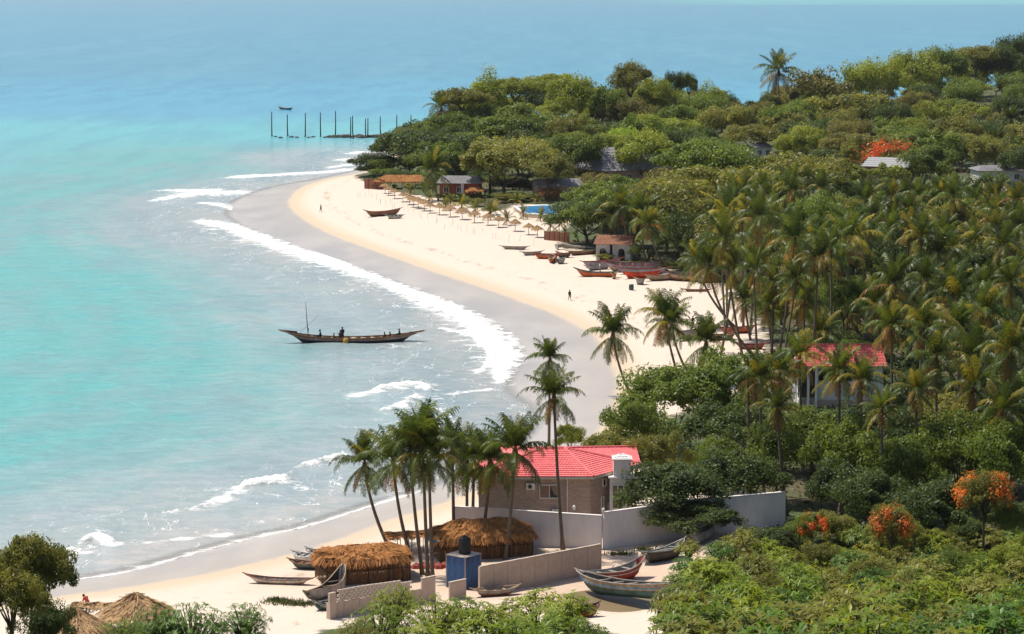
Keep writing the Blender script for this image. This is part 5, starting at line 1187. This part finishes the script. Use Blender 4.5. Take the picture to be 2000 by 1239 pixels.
# palms placed by distance: crown pixel, D, label
def palm_d(tx, ty, D, lb, size=1.0, dx=0.0, yellow=.5, **k):
    tp = at_d(tx, ty, D); bx, by_ = tp.x + dx, D + random.uniform(-.6, .6); g = ground(bx, by_)
    return palm((bx, by_, g), tp, label=lb, size=size, yellow=yellow, group='coconut palms', **k)
for tx, ty, D, lb, sz, dx in [
 (1521,140,800,'lone coconut palm standing against the sea on the skyline',1.9,.5),
 (862,212,720,'dark coconut palm crown at the seaward shoulder of the headland',1.3,0),
 
 
 (1700,430,395,'coconut palm with pale yellow fronds at the top of the grove',1.0,.3),
 (1522,735,236,'coconut palm with orange fronds before the left roof end of the white house',.70,.6),(1640,728,232,'coconut palm directly before the white house, left of a close pair',.76,.2),
 (1684,745,230,'shorter coconut palm directly before the white house, right of a close pair',.68,-.3),(1742,640,262,'big coconut palm with golden fronds at the right end of the white house',.85,.4),
 (1662,620,330,'coconut palm behind the white house roof, trunk slanting across it',1.0,3.2),(1790,765,228,'young bright green coconut palm right of the white house',.66,.3),
 (1518,800,226,'dark shaggy coconut palm low in front of the white house',.6,1.1),(1828,700,240,'coconut palm with tidy crown right of the golden palm',.86,.6),
 (1870,650,255,'coconut palm with drooping tips above the dark trees at right',.95,.8),(1975,690,236,'coconut palm with orange dry fronds at the right edge',.95,-1.2),
 (1484,742,233,'coconut palm low beside the bare dead palm trunk',.8,.6),(1562,700,252,'coconut palm whose fronds cover the white house porch',.78,.5),(1722,802,222,'small coconut palm below the right end of the white house',.6,.4),(1902,758,231,'coconut palm standing clear above leafy trees toward the right edge',.85,.5),(1958,806,224,'low coconut palm near the right edge above the orange blossoms',.8,-.4),
 (1803,642,268,'coconut palm behind the young bright palm',.92,1.0),(1850,566,292,'tall coconut palm behind the drooping tipped one',1.0,.8),(1925,612,280,'coconut palm crown pressed against big dark tree at right',1.0,.5),(1602,655,305,'coconut palm rising just behind the white house ridge',.95,.8),(1715,600,300,'coconut palm behind the golden palm at the white house',1.0,1.2),(1460,700,236,'bare dead palm trunk without a crown standing in the broad trees',.01,.4),(1570,590,300,'coconut palm above the left roof end of the white house',.95,.5),
 (1500,600,330,'coconut palm at the left side of the grove over the sand',.95,.8),(1455,590,345,'outermost coconut palm of the grove on the sand side',.9,.9)]:
    if sz < .1:
        tp = at_d(tx, ty, D); g = ground(tp.x + dx, D); t_ = thing('dead_palm', lb, 'palm', (tp.x + dx, D, g)); MB().tube([(0, 0, 0), (-dx * .5, 0, (tp.z - g) * .5), (-dx, 0, tp.z - g)], [.2, .16, .13], 7).build('trunk', BARK, t_); MB().lathe([(.14, 0), (.10, .12), (.02, .2)], 7).build('broken_top', BARK, t_, (-dx, 0, tp.z - g - .02)); continue
    palm_d(tx, ty, D, lb, sz, dx, .5)
KEYPALM = [p[1] for p in KEY] + [(1521,140),(1640,728),(1684,745),(1742,640),(1662,620),(1790,765),(1518,800),(1828,700),(1870,650),(1975,690),(1570,590),(1500,600),(1455,590),(1522,735),(1700,430)]
KEEP = [(1492,975,1560,1042,219),(700,255,890,325,648),(1552,672,1748,758,286),(1165,470,1235,520,462),(1000,480,1340,560,380),(1160,287,1290,318,612),(1462,272,1508,288,700),(1690,285,1800,330,570),(1905,318,2010,332,598),(995,398,1100,435,520),(735,330,960,395,520),(1040,345,1112,400,560),(560,860,1300,1240,214),(1395,690,1450,760,300)]
def blocked(px, py, r, ry, D):
    return any(px + r > a and px - r < c and py + ry > b and py - ry < d and D < dd for a, b, c, d, dd in KEEP)
# the crowded grove
GROVE = np.array([(1385,440),(1440,375),(1540,345),(1640,360),(1760,345),(1890,330),(2040,315),(2040,720),(1900,700),(1790,610),(1700,560),(1590,570),(1480,560),(1420,520)], float)
rg = np.random.default_rng(5); pts = []
for _ in range(6000):
    x, y = rg.uniform(1380, 2040), rg.uniform(310, 720)
    if not inside(np.array([x]), np.array([y]), GROVE)[0]: continue
    sp = 11.5 + (y - 310) * .080
    if any(((x - a) / 1.35) ** 2 + (y - b) ** 2 < sp * sp for a, b in pts) or any(((x - a) / 1.3) ** 2 + (y - b) ** 2 < (sp * 1.2) ** 2 for a, b in KEYPALM): continue
    pts.append((x, y))
pts.sort(key=lambda q: q[1])
def words_palm(sz, lean, yel, h):
    a = 'tall ' if h > 15.5 else 'short ' if h < 11.5 else ''
    l = ' leaning left' if lean > 1.6 else ' leaning right' if lean < -1.6 else ''
    c = 'golden tipped ' if yel > .46 else 'dark green ' if yel < .22 else ''
    return a + c + 'coconut palm' + l
GL = []
for x, y in pts:
    zt = rg.uniform(11.5, 19); D = (CAM_H - zt) / math.tan(PITCH + math.atan((y - 619.5) / F)); sz = rg.uniform(.74, 1.14); dx = rg.normal() * 1.6; yel = rg.uniform(.08, .6)
    if blocked(x, y, 55, 45, D): continue
    if any(abs(x - a) < w_ * .55 and -25 < y - b < 45 for a, b, w_ in ((1600,400,140),(1735,490,110),(1490,470,100),(1905,520,120),(1960,600,140),(1830,630,100),(1650,560,100),(1860,420,110))): continue
    row = ('in back of grove' if y < 400 else 'in middle of grove' if y < 530 else 'in front of grove') + (' beachward' if x < 1560 else ' above white house' if x < 1760 else ' near right edge')
    t_ = palm_d(x, y, D, words_palm(sz, dx, yel, zt - 2) + ' ' + row, sz, dx, yel, n=22, dead=1 if rg.random() < .5 else 2); GL.append((t_, x, y))

# ---------------------------------------------------------------- broadleaf trees one can tell apart
C_DK, C_GR, C_OL, C_LM, C_BR, C_BG = (.070, .102, .036), (.128, .175, .040), (.185, .188, .055), (.215, .250, .046), (.165, .158, .058), (.22, .31, .03)
BIG = [ # px, top, D, width, kind, colour, label
 (818,250,652,205,'flat',C_DK,'broad flat topped dark tree at the very tip of the headland'),(730,300,652,95,'round',C_DK,'low dark tree touching the sand at the headland tip'),(782,308,648,110,'round',C_GR,'green tree behind the far straw fence and long thatched roof'),(770,268,712,90,'flat',C_DK,'small dark tree beside the last pier posts'),
 (850,280,640,110,'round',C_GR,'light green tree just behind the single far beach palm'),(985,275,580,180,'round',C_OL,'round olive green tree behind the parasols, left of the pool'),
 (1070,300,570,130,'flat',C_OL,'brownish spreading tree right above the swimming pool'),(1205,250,650,78,'tall',C_BG,'bright lime green pointed tree left of the dark grey roof'),(1170,268,655,70,'round',C_LM,'small lime tree at the foot of the pointed lime one'),
 (950,143,770,110,'tall',C_LM,'pale lime tree at the left end of the headland skyline'),(1005,145,790,120,'flat',C_LM,'flat yellow green tree second on the headland skyline'),(1075,140,795,110,'flat',C_LM,'wide flat tree in the middle of the headland skyline'),
 (1130,158,770,130,'round',C_LM,'rounded yellow green tree right of the wide flat skyline tree'),(1180,165,760,80,'loose',C_GR,'loose green tree between two skyline crowns'),(1318,142,800,42,'round',C_DK,'small dark round skyline tree left of the lone tall palm'),(1345,147,800,40,'round',C_GR,'small green skyline tree beside the small dark round one'),(1232,128,790,86,'round',C_OL,'olive ragged tree, highest point of the headland skyline'),
 (1280,160,770,90,'round',C_LM,'lime green tree just right of the ragged skyline tree'),(1395,165,780,62,'tall',C_LM,'upright lime tree at the right end of the headland skyline'),(1360,185,770,110,'round',C_GR,'dense green tree below the upright lime one'),
 (1500,190,800,60,'round',C_DK,'dark bush like tree under the lone skyline palm'),(1590,138,800,150,'loose',C_BR,'large brown green tree right of the lone skyline palm'),(1660,178,770,170,'loose',C_OL,'broad dusty olive tree below the right skyline'),
 (1710,112,860,120,'round',C_LM,'lime tree where the right skyline begins to climb'),(1640,205,840,80,'round',C_LM,'small lime tree in the dip of the skyline'),(1790,100,885,120,'round',C_LM,'yellow green tree midway up the right skyline'),
 (1775,88,900,24,'tall',C_DK,'slim dark spike like tree on the right hand skyline'),(1850,92,900,110,'round',C_GR,'green tree right of the slim dark spike on the skyline'),(1905,76,920,110,'flat',C_OL,'flat topped open tree near the right end of the skyline'),(1960,92,930,110,'round',C_DK,'dark tree near the right end of the skyline'),(2000,70,950,90,'round',C_DK,'dark tall tree cut by the right edge on the skyline'),
 (905,165,745,120,'flat',C_OL,'open olive tree at the left shoulder of the headland'),(880,215,700,150,'flat',C_GR,'spreading green tree below the left shoulder of the headland'),(1010,205,690,190,'flat',C_GR,'wide layered green tree in the heart of the headland'),
 (1385,262,520,220,'flat',C_GR,'big umbrella shaped green tree right of the dark grey roof'),(1560,285,520,250,'flat',C_OL,'very wide olive umbrella tree before the small pavilion roof'),(1400,315,480,300,'flat',C_OL,'huge umbrella tree spreading above the arched house'),
 (1190,345,500,190,'flat',C_GR,'layered green tree overhanging the swimming pool'),(1150,384,474,175,'near',C_DK,'dark leafy tree between the red screen and arched house'),(1300,365,455,190,'round',C_OL,'heavy brown green tree behind the arched house palms'),(1360,420,430,120,'round',C_DK,'dark tree at the left of the palm grove'),
 (1320,720,262,250,'near',C_GR,'big leafy green tree right of the leaning shore palm'),(1440,690,262,190,'near',C_GR,'airy light green tree below the bent palm trunk'),(1240,790,248,150,'near',C_GR,'green tree bordering the wet sand above the red roof'),
 (1113,832,246,64,'near',C_LM,'small bright green bush tree just above the red roof ridge'),(1195,842,240,130,'near',C_OL,'yellow green tree directly behind the roof tank box'),(1330,905,219,250,'near',C_DK,'large shady dark tree over the old boats and white wall'),
 (1350,985,216,200,'near',C_DK,'lower dark boughed tree right behind the decaying boats'),(1400,862,238,120,'near',C_GR,'small green tree between the shady tree and bare dead palm trunk'),(1440,880,224,200,'near',C_DK,'dark green tree right of the shady tree by the wall'),(1280,850,234,130,'near',C_OL,'olive tree between the red roof and the shady tree'),(1520,830,232,150,'near',C_GR,'leafy tree among bare trunks right of the dark green tree'),
 (1640,820,228,190,'near',C_GR,'wide green tree beneath the close pair of palms'),(1760,850,224,190,'near',C_GR,'leafy tree below the young bright palm'),(1880,800,228,220,'near',C_GR,'broad green tree filling the right middle edge'),(1960,830,222,180,'near',C_GR,'green tree at the right edge above the orange blossoms'),
 (1650,905,216,170,'near',C_DK,'shadowed tree right of the white wall end'),(1700,930,212,170,'near',C_DK,'low dark tree behind the middle orange blossoms'),(1830,950,208,190,'near',C_DK,'low dark tree left of the brightest orange blossoms'),(1990,980,206,130,'near',C_DK,'dark low tree at the right edge behind orange blossoms'),(1475,1030,205,90,'near',C_DK,'low dark bushy tree before the far end of the white wall'),
 (55,1052,150,165,'near',C_OL,'olive and rust tinted tree at the left edge before the surf'),(70,1068,152,140,'near',C_GR,'green tree crowded against the olive tree at the left edge'),(20,1110,140,150,'near',C_OL,'brownish lower tree cut by the left edge'),(85,1180,146,120,'near',C_DK,'dark low tree at the bottom left before the pale shelters')]
GT = [(1600,382,405,140,C_GR,'bright green broadleaf tree among palms at the back of the grove'),(1735,468,352,120,C_DK,'dark broadleaf tree among palms in mid grove'),(1490,452,372,110,C_OL,'olive broadleaf tree in the grove near the sand'),(1905,500,332,130,C_DK,'dark broadleaf tree in the grove toward the right edge'),(1960,575,300,150,C_DK,'big dark broadleaf tree at the right edge of the grove'),(1830,610,285,110,C_GR,'green broadleaf tree low in the right part of the grove'),(1650,540,325,110,C_GR,'small green broadleaf tree behind the white house palms'),(1860,400,392,120,C_OL,'olive broadleaf tree at the back right of the grove')]
for px, yt, D, w, c, lb in GT: tree(px, yt, D, w, 'near', c, lb, 'broadleaf trees', name='broadleaf_tree', hmax=30)
for px, yt, D, w, k, c, lb in BIG: tree(px, yt, D, w, k, c, lb, 'broadleaf trees', name='broadleaf_tree')
# flowering trees: green crown with blossoms set over it
def blossom_mesh(seed, n, ls, top=.2, wide=False):
    rng = np.random.default_rng(seed); P = []; N = []
    for i in range(9):
        d = rng.normal(size=3); d /= np.linalg.norm(d); d[2] = abs(d[2]); cc = np.array((d[0] * .78, d[1] * .78, .52 + d[2] * .42)); m = n // 9
        q = rng.normal(size=(m, 3)) * np.array((.22, .22, .10) if wide else (.15, .15, .11)); P.append(cc + q); N.append(q + np.array((0, 0, .3)))
    V, q = leaves(rng, np.vstack(P), np.vstack(N), ls, .7); return new_mesh('blossoms', V, q, mats=[LEAF], fattrs={'tint': .3 + .5 * rng.random(len(q))})
BLO = [blossom_mesh(3, 2800, .07), blossom_mesh(4, 2800, .07), blossom_mesh(8, 1100, .07, wide=True)]
NT_ = [(1385,1092,150,95,C_GR,'rounded green tree standing above shrubs beside the creek'),(1600,1062,172,80,C_OL,'small olive tree atop the near slope under orange blossoms'),(1700,1095,140,95,C_OL,'small olive tree in mid near slope'),(1870,1075,150,110,C_GR,'small green tree atop near slope toward right'),(1480,1125,112,130,C_OL,'light olive tree poking above near slope shrubs, left'),(1780,1130,104,140,C_OL,'light olive tree poking above near slope shrubs, right'),(1985,1060,150,120,C_LM,'yellow green tree at the right edge of the near slope'),(1365,1145,96,140,C_GR,'leafy tree at the creek bank on near slope')]
for px, yt, D, w, c, lb in NT_: tree(px, yt, D, w, 'near', c, lb, 'broadleaf trees', name='broadleaf_tree')
def flower_tree(px, yt, D, w, k, c, lb, b, col):
    t = tree(px, yt, D, w, k, c, lb, None, name='flowering_tree'); cr = [o for o in t.children if o.name.startswith('crown')][0]
    o = link('blossoms', BLO[b], t, cr.location); o.scale = [q * 1.04 for q in cr.scale]; o.color = (*col, 1); return t
flower_tree(1925,918,196,118,'near',C_OL,'small tree with bright orange blossoms by the right edge',0,(.60,.17,.025)); flower_tree(1585,1002,196,66,'near',C_GR,'little tree with orange red blossoms right of the white wall end',1,(.56,.13,.025)); flower_tree(1745,985,192,100,'near',C_OL,'bush tree with dull orange blossoms in the middle right',0,(.56,.17,.03))
flower_tree(1748,290,592,120,'flat',C_OL,'flame tree covered in vivid red blossoms above the pale ribbed roof',2,(.46,.07,.02))
# date palms: stiff round heads
DP = ['spear'] * 3 + ['up'] * 8 + ['out'] * 8 + ['flat'] * 6
palm_d(1945,280,640,'round headed dark date palm above the right grey roof',1.25,0,.05,name='date_palm',mixk=DP,n=30,stem=.35); palm_d(1975,235,700,'dark date palm behind and above the round headed one',1.15,0,.05,name='date_palm',mixk=DP,n=28,stem=.35)
# young palms round the pool and along the parasols
for i, (bx, by, ty, lb) in enumerate([(1022,428,414,'young palm before the left corner of the pool'),(1056,432,418,'young palm in front of the middle of the pool'),(990,440,424,'yellow green young palm left of the pool corner'),(870,412,398,'young palm behind the tenth parasol'),(902,416,398,'bushy young palm behind the middle parasols'),(928,424,404,'yellow young palm behind the middle parasols'),
    (958,430,408,'wide bushy young palm behind the near parasols'),(1075,452,436,'yellow young palm above the red straw screen'),(1092,456,434,'brighter young palm above the red straw screen'),(1108,440,424,'young palm right of the pool wall'),(802,380,368,'small young palm by the long thatched roof'),(838,396,384,'young palm beside the beach palm trunk'),(880,402,388,'small green young palm beneath the red bungalow'),(1010,400,388,'young palm behind the pool, left side'),(1048,398,386,'young palm behind the pool, right side')]):
    b = at(bx, by); D = b.y; palm(b, at_d(bx, ty + 5, D), lb, 'young palms near the pool', .55 if i not in (4, 6) else .75, .9, 15, 'young_palm', stem=.09, dead=0)
for i, (x, yt, D, w, k) in enumerate([(728,322,656,70,0),(760,330,640,70,1),(800,335,630,80,0),(835,338,620,70,1),(945,335,600,80,0),(985,345,590,70,2),(1020,350,585,80,0),(1050,352,585,60,1),(900,325,640,90,0),(870,320,660,80,1),(1085,345,590,90,0)]):
    tree(x, yt, D, w, 'round', [C_DK, C_GR, C_OL][k], ['dark', 'green', 'olive'][k] + ' undergrowth bush behind the beach bungalows and far straw fence', 'undergrowth behind the beach', name='bush', cat='bush', trunk=False)
# bushes near the sand edge
for px, py, w, h, lb in [(880,392,60,14,'grey green bush between the parasols and the red bungalow'),(1240,512,26,30,'bright green bush at the right wall of the arched house'),(1182,510,34,14,'low pale green bush before the left arch'),(1100,1012,1,1,''),(960,420,34,16,'green bush behind the near parasols'),(1215,372,1,1,''),(1320,530,70,16,'bush at the foot of the slanting palm'),(1000,395,90,16,'low scrub along the far side of the pool'),(925,404,40,16,'dark bush behind the middle parasols')]:
    if lb: b = at(px, py); tree(px, py - h, b.y, w, 'round', C_GR if 'bright' in lb else C_OL, lb, None, name='bush', cat='bush', trunk=False)

# ---------------------------------------------------------------- the rest of the wood: individual trees, spaced out
SKY = [(690,330),(720,285),(760,262),(850,212),(900,160),(930,142),(1060,140),(1120,155),(1200,150),(1232,128),(1270,160),(1400,165),(1425,196),(1480,192),(1500,180),(1560,150),(1680,140),(1700,112),(1800,98),(1900,78),(1990,72),(2100,65)]
sx_, sy_ = zip(*SKY)
rw = np.random.default_rng(12); placed = [(at_d(a[0], a[1], a[2]).x, a[2]) for a in BIG]; FILL = []
def veg_at(x, y): return sdist(np.array([x]), np.array([y]), V_poly)[0]
cand = []
D = 385.0
while D < 1010:
    step = 17 + (D - 385) * .02; wx = 12.5 + (D - 385) * .010
    x = -60.0 + rw.uniform(0, wx)
    while x < D * .235: cand.append((x + rw.uniform(-2, 2), D + rw.uniform(-step * .4, step * .4))); x += wx
    D += step
for D in (206, 219, 234, 252, 272, 294, 318, 344, 370):
    x = D * .06 + rw.uniform(0, 6)
    while x < D * .225: cand.append((x + rw.uniform(-1.5, 1.5), D + rw.uniform(-4, 4))); x += 8.0 if D < 280 else 9.5
for x, D in cand:
    if veg_at(x, D) < 2.5: continue
    if any((x - a) ** 2 + ((D - b) * .6) ** 2 < 16 for a, b in placed): continue
    g = ground(x, D); low = D < 385
    h = rw.uniform(4.5, 7.5) if low else rw.uniform(8.5, 14.0) if D > 560 else rw.uniform(7, 11)
    px, py = proj(x, D, g + h)
    sk = np.interp(px, sx_, sy_) + rw.uniform(3, 16)
    if py < sk:
        h = h - (sk - py) / F * D; py = proj(x, D, g + h)[1]
        if h < 4: continue
    if px > 2080 or px < 680: continue
    w = rw.uniform(9, 13) / D * F if low else rw.uniform(12, 18) / D * F
    if blocked(px, py + 20, w * .42, 34, D):
        if not low: continue
        h = rw.uniform(1.8, 2.8); py = proj(x, D, g + h)[1]
        if blocked(px, py + 14, w * .42, 20, D): continue
    kd = rw.choice(['near', 'round', 'near'] if low else ['round', 'flat', 'near', 'loose', 'tall', 'round'])
    if kd == 'tall': w *= .55
    col = [C_DK, C_GR, C_OL, C_LM, C_BR, C_DK, C_GR][rw.integers(7 if not low else 3)]
    nm = {C_DK: 'dark green', C_GR: 'mid green', C_OL: 'olive', C_LM: 'yellow green', C_BR: 'brownish green'}[col]
    shp = {'round': 'round tree', 'flat': 'spreading tree', 'loose': 'ragged tree', 'tall': 'narrow tree', 'near': 'leafy tree'}[kd]
    where = ('under palms at right' if px > 1700 else 'under palms near white house') if low else ('below skyline' if py < 200 else 'in upper wood' if py < 260 else 'in mid wood' if py < 310 else 'in lower wood')
    if not low: where += ' on headland' if px < 1150 else ' above beach houses' if px < 1450 else ' above palm grove' if px < 1750 else ' near right edge'
    placed.append((x, D)); FILL.append((tree(px, py, D, w, kd, col, nm + ' ' + shp + ' ' + where, 'broadleaf trees', name='broadleaf_tree', hmax=30), px, py))

# ---------------------------------------------------------------- the bushy slope below the camera
def rosette_mesh(seed, nw, ll, nleaf=9, droop=.35, dome=.75):
    """whorls of long leaves at branch ends"""
    rng = np.random.default_rng(seed); V = []; Q = []; T = []; b = MB(); roots = []
    for i in range(nw):
        d = rng.normal(size=3); d[2] = abs(d[2]) * .9 - .1; d /= np.linalg.norm(d); r = (.62 + .42 * rng.random())
        if rng.random() < .25: r *= .7
        c = np.array((d[0] * r, d[1] * r, .12 + max(d[2], -.05) * r * dome)); c[2] += .08 * math.sin(c[0] * 5 + seed) * math.cos(c[1] * 4.3)
        ax = d * .55 + np.array((0, 0, .75)); ax /= np.linalg.norm(ax); a = np.cross(ax, rng.normal(size=3)); a /= np.linalg.norm(a); e = np.cross(ax, a)
        if i % 5 == 0: roots.append(c)
        tw = .25 + .35 * rng.random(); k = nleaf + rng.integers(-2, 3)
        for j in range(k):
            an = j * 2.4 + rng.uniform(-.3, .3); up = rng.uniform(-.15, .75) ; o = a * math.cos(an) + e * math.sin(an); dr = o * math.cos(up) + ax * math.sin(up); dr /= np.linalg.norm(dr)
            L = ll * rng.uniform(.65, 1.2); w = np.cross(dr, ax); w = w / (np.linalg.norm(w) + 1e-6) * L * .15; m = c + dr * L * .55; tip = c + dr * L + np.array((0, 0, -droop * L * rng.uniform(.3, 1))); dn = np.array((0, 0, .03 * L)); s = len(V)
            V += [c, m + w, tip, m - dn, m - w]; Q += [(s, s + 1, s + 2, s + 3), (s, s + 3, s + 2, s + 4)]
            q = np.clip(tw + .45 * rng.random(), 0, 1); T += [q, q]
    me = new_mesh('leaf_whorls', np.array(V), np.array(Q), mats=[WAXY], fattrs={'tint': T})
    for c in roots: b.tube([(0, 0, -.5), tuple(np.array(c) * .5 + np.array((0, 0, -.08))), tuple(c)], [.035, .02, .008], 5)
    return me, b.mesh('stems', BARK, True)
ROS = [rosette_mesh(i, 150, .21, 9) for i in range(4)]; ROSD = [rosette_mesh(20 + i, 330, .12, 8, .9, .95) for i in range(2)]
def shrub(px, yt, D, wpx, lb, col, sets=ROS, hsc=1.0, name='shrub'):
    top = at_d(px, yt, D); g = ground(top.x, D); R_ = wpx / F * D / 2; me, st = sets[random.randrange(len(sets))]; sz = max(R_ * hsc, .6)
    t = thing(name, lb, 'shrub', (top.x, D, g), random.random() * 6.28, 'bushes on the near slope'); zc = max(top.z - g - sz * .95, -.1 * sz)
    o = link('leaf_whorls', me, t, (0, 0, zc)); o.scale = (R_, R_, sz); o.color = (*col, 1); s = link('stems', st, t, (0, 0, zc)); s.scale = (R_, R_, sz)
    if zc > sz * .4: MB().tube([(0, 0, -.2), (.1, .05, zc * .5), (0, 0, zc)], [.11, .09, .07], 6).build('trunk', BARK, t)
    return t
Y1, Y2, Y3, Y4 = (.19, .235, .022), (.125, .185, .024), (.075, .145, .024), (.165, .17, .036)
SH = [(770,1148,66,110,Y1,ROSD,'lumpy yellow green bush rising highest before the block wall'),(740,1186,62,150,Y2,ROSD,'green bush at the bottom below the lumpy yellow green one'),(850,1172,62,130,Y1,ROSD,'bright bush between the lumpy one and the middle bottom'),(905,1164,66,120,Y2,ROS,'leafy green bush below the blue tank stand'),
 (965,1178,58,160,Y1,ROS,'sunny green bush at bottom centre'),(1050,1146,62,150,Y1,ROS,'bright long leaved bush below the long concrete wall'),(1110,1156,60,110,Y1,ROS,'bright long leaved bush left of the small red boat end'),(1075,1195,54,190,Y2,ROS,'large mid green bush at the bottom left of the creek'),(1135,1206,56,110,Y2,ROS,'small leafy bush at the bottom edge beside the creek water'),(690,1218,58,120,Y4,ROSD,'low dry looking bush at the bottom edge by the wall end'),(1000,1210,52,200,Y2,ROS,'dense bush along the bottom edge, centre'),(840,1214,52,220,Y1,ROS,'wide yellow green bush along the bottom edge'),
 (300,1192,70,120,Y3,ROSD,'dark glossy round bush below the peaked pale shelter'),(375,1184,70,170,Y3,ROSD,'dense glossy bush left of the smooth round one at the bottom'),(475,1184,70,115,Y3,ROSD,'smooth round glossy bush on the sand at the bottom'),(240,1216,66,120,Y2,ROSD,'low green bush between the pale shelters and glossy bushes')]
for px, yt, D, w, c, st, lb in SH: shrub(px, yt, D, w, lb, c, st)
rs = np.random.default_rng(77); SF = []
for D, y0, y1 in ((202,1030,1060),(189,1052,1085),(176,1080,1100),(160,1085,1112),(146,1090,1122),(132,1098,1132),(118,1106,1142),(104,1116,1152),(92,1126,1164),(81,1142,1180),(71,1160,1200),(62,1182,1222),(55,1204,1232)):
    wp = 3.1 / D * F; x = (1430 if D > 180 else 1330) - (190 - D) * .9 + rs.uniform(0, wp * .5) if D > 100 else 1285 + rs.uniform(0, wp * .5)
    while x < 2060:
        y = rs.uniform(y0 - 14, y1 + 6) - (14 if 1480 > x > 1290 and D > 100 else 0) + (10 if x > 1800 else 0); w = wp * rs.uniform(.7, 1.4)
        if not (x < 1330 and y < 1150):
            c = [Y1, Y2, Y3, Y4, Y4][rs.integers(5)]; cn = {Y1: 'sunny yellow green', Y2: 'mid green', Y3: 'dark glossy', Y4: 'dry olive'}[c]
            rw_ = 'atop near slope' if D > 145 else 'on upper near slope' if D > 105 else 'on lower near slope' if D > 75 else 'along bottom edge'
            SF.append((shrub(x, y, D, w, cn + ' shrub ' + rw_ + (' near creek' if x < 1550 else ' mid slope' if x < 1800 else ' near right edge'), c, ROS, rs.uniform(.85, 1.45)), x, y))
        x += wp * rs.uniform(.58, .78)
rb = np.random.default_rng(9)
for i in range(17):
    x = 1505 + i * 33 + rb.uniform(-12, 12); k = i % 3; D = rb.uniform(194, 209)
    tree(x, rb.uniform(985, 1050) if k else rb.uniform(1010, 1050), D, rb.uniform(70, 120), 'near', [C_DK, C_OL, C_GR][k], ['dark green', 'olive', 'mid green'][k] + ' bush between near slope shrubs and dark trees at right', 'bushes behind the near slope', name='bush', cat='bush', trunk=False)
# ground cover under the shrubs and the wood: leaf litter, creepers and low leaves
def ground_cover():
    rng = np.random.default_rng(31); n = 26000; D = 55 + 150 * rng.random(n) ** .8; px = rng.uniform(1150, 2100, n); X = (px - 1000) / F * D
    D2 = 200 + 190 * rng.random(9000); X2 = D2 * rng.uniform(.03, .225, 9000); D3 = rng.uniform(390, 950, 12000); X3 = D3 * rng.uniform(-.06, .225, 12000)
    X = np.concatenate([X, X2, X3]); Y = np.concatenate([D, D2, D3]); v = np.maximum(sdist(X, Y, V_poly), 178 - Y); k = v > 1.0; X, Y = X[k], Y[k]; Z = fields(X, Y)[0]
    s = np.where(Y < 200, .20, np.where(Y < 390, .55, 1.3)); m = len(X)
    P = np.stack([X, Y, Z + s * rng.random(m) * .8], 1); N = rng.normal(size=(m, 3)) * .6 + np.array((0, 0, .8)); V, q = leaves(rng, P, N, s, .5)
    o = link('ground_cover', new_mesh('ground_cover', V, q, mats=[LEAF], fattrs={'tint': rng.random(m) * .8})); o.color = (.07, .095, .025, 1); tag(o, 'low leafy ground cover under shrubs and trees', 'ground cover', None, 'stuff')
ground_cover()

def haze():
    t = NT('haze'); v = t.n('ShaderNodeVolumePrincipled'); v.inputs['Color'].default_value = (.92, .95, 1, 1); v.inputs['Density'].default_value = .000025; v.inputs['Anisotropy'].default_value = .2
    t.t.links.new(v.outputs[0], t.out.inputs[1])
    b = MB(); b.box((0, 14000, 28), (60000, 30000, 70)); o = b.build('haze', t.m); tag(o, kind='stuff')
haze()
# ---------------------------------------------------------------- labels: tell look-alikes apart by their order from the left
def order_labels():
    by = {}
    for o in C.objects:
        if o.parent is None and 'label' in o and 'category' in o: by.setdefault(o['label'], []).append(o)
    num = ['', 'second', 'third', 'fourth', 'fifth', 'sixth', 'seventh', 'eighth', 'ninth', 'tenth', 'eleventh', 'twelfth']
    cnt = ['', '', 'two', 'three', 'four', 'five', 'six', 'seven', 'eight', 'nine', 'ten', 'eleven', 'twelve']
    for lb, os_ in by.items():
        n = len(os_)
        if n < 2 or n > 12: continue
        os_.sort(key=lambda o: proj(o.location.x, o.location.y, o.location.z)[0])
        for i, o in enumerate(os_):
            q = 'leftmost of %s' % cnt[n] if i == 0 else 'rightmost of %s' % cnt[n] if i == n - 1 else '%s from left of %s' % (num[i], cnt[n])
            o['label'] = lb + ', ' + q
            if len(o['label'].split()) > 16: o['label'] = lb.replace(' in the ', ' in ').replace(' at the ', ' at ').replace(' of the ', ' of ').replace(' of grove', ' grove') + ', ' + q
            if len(o['label'].split()) > 16: o['label'] = o['label'].replace(' from left of ', ' of ')
order_labels()
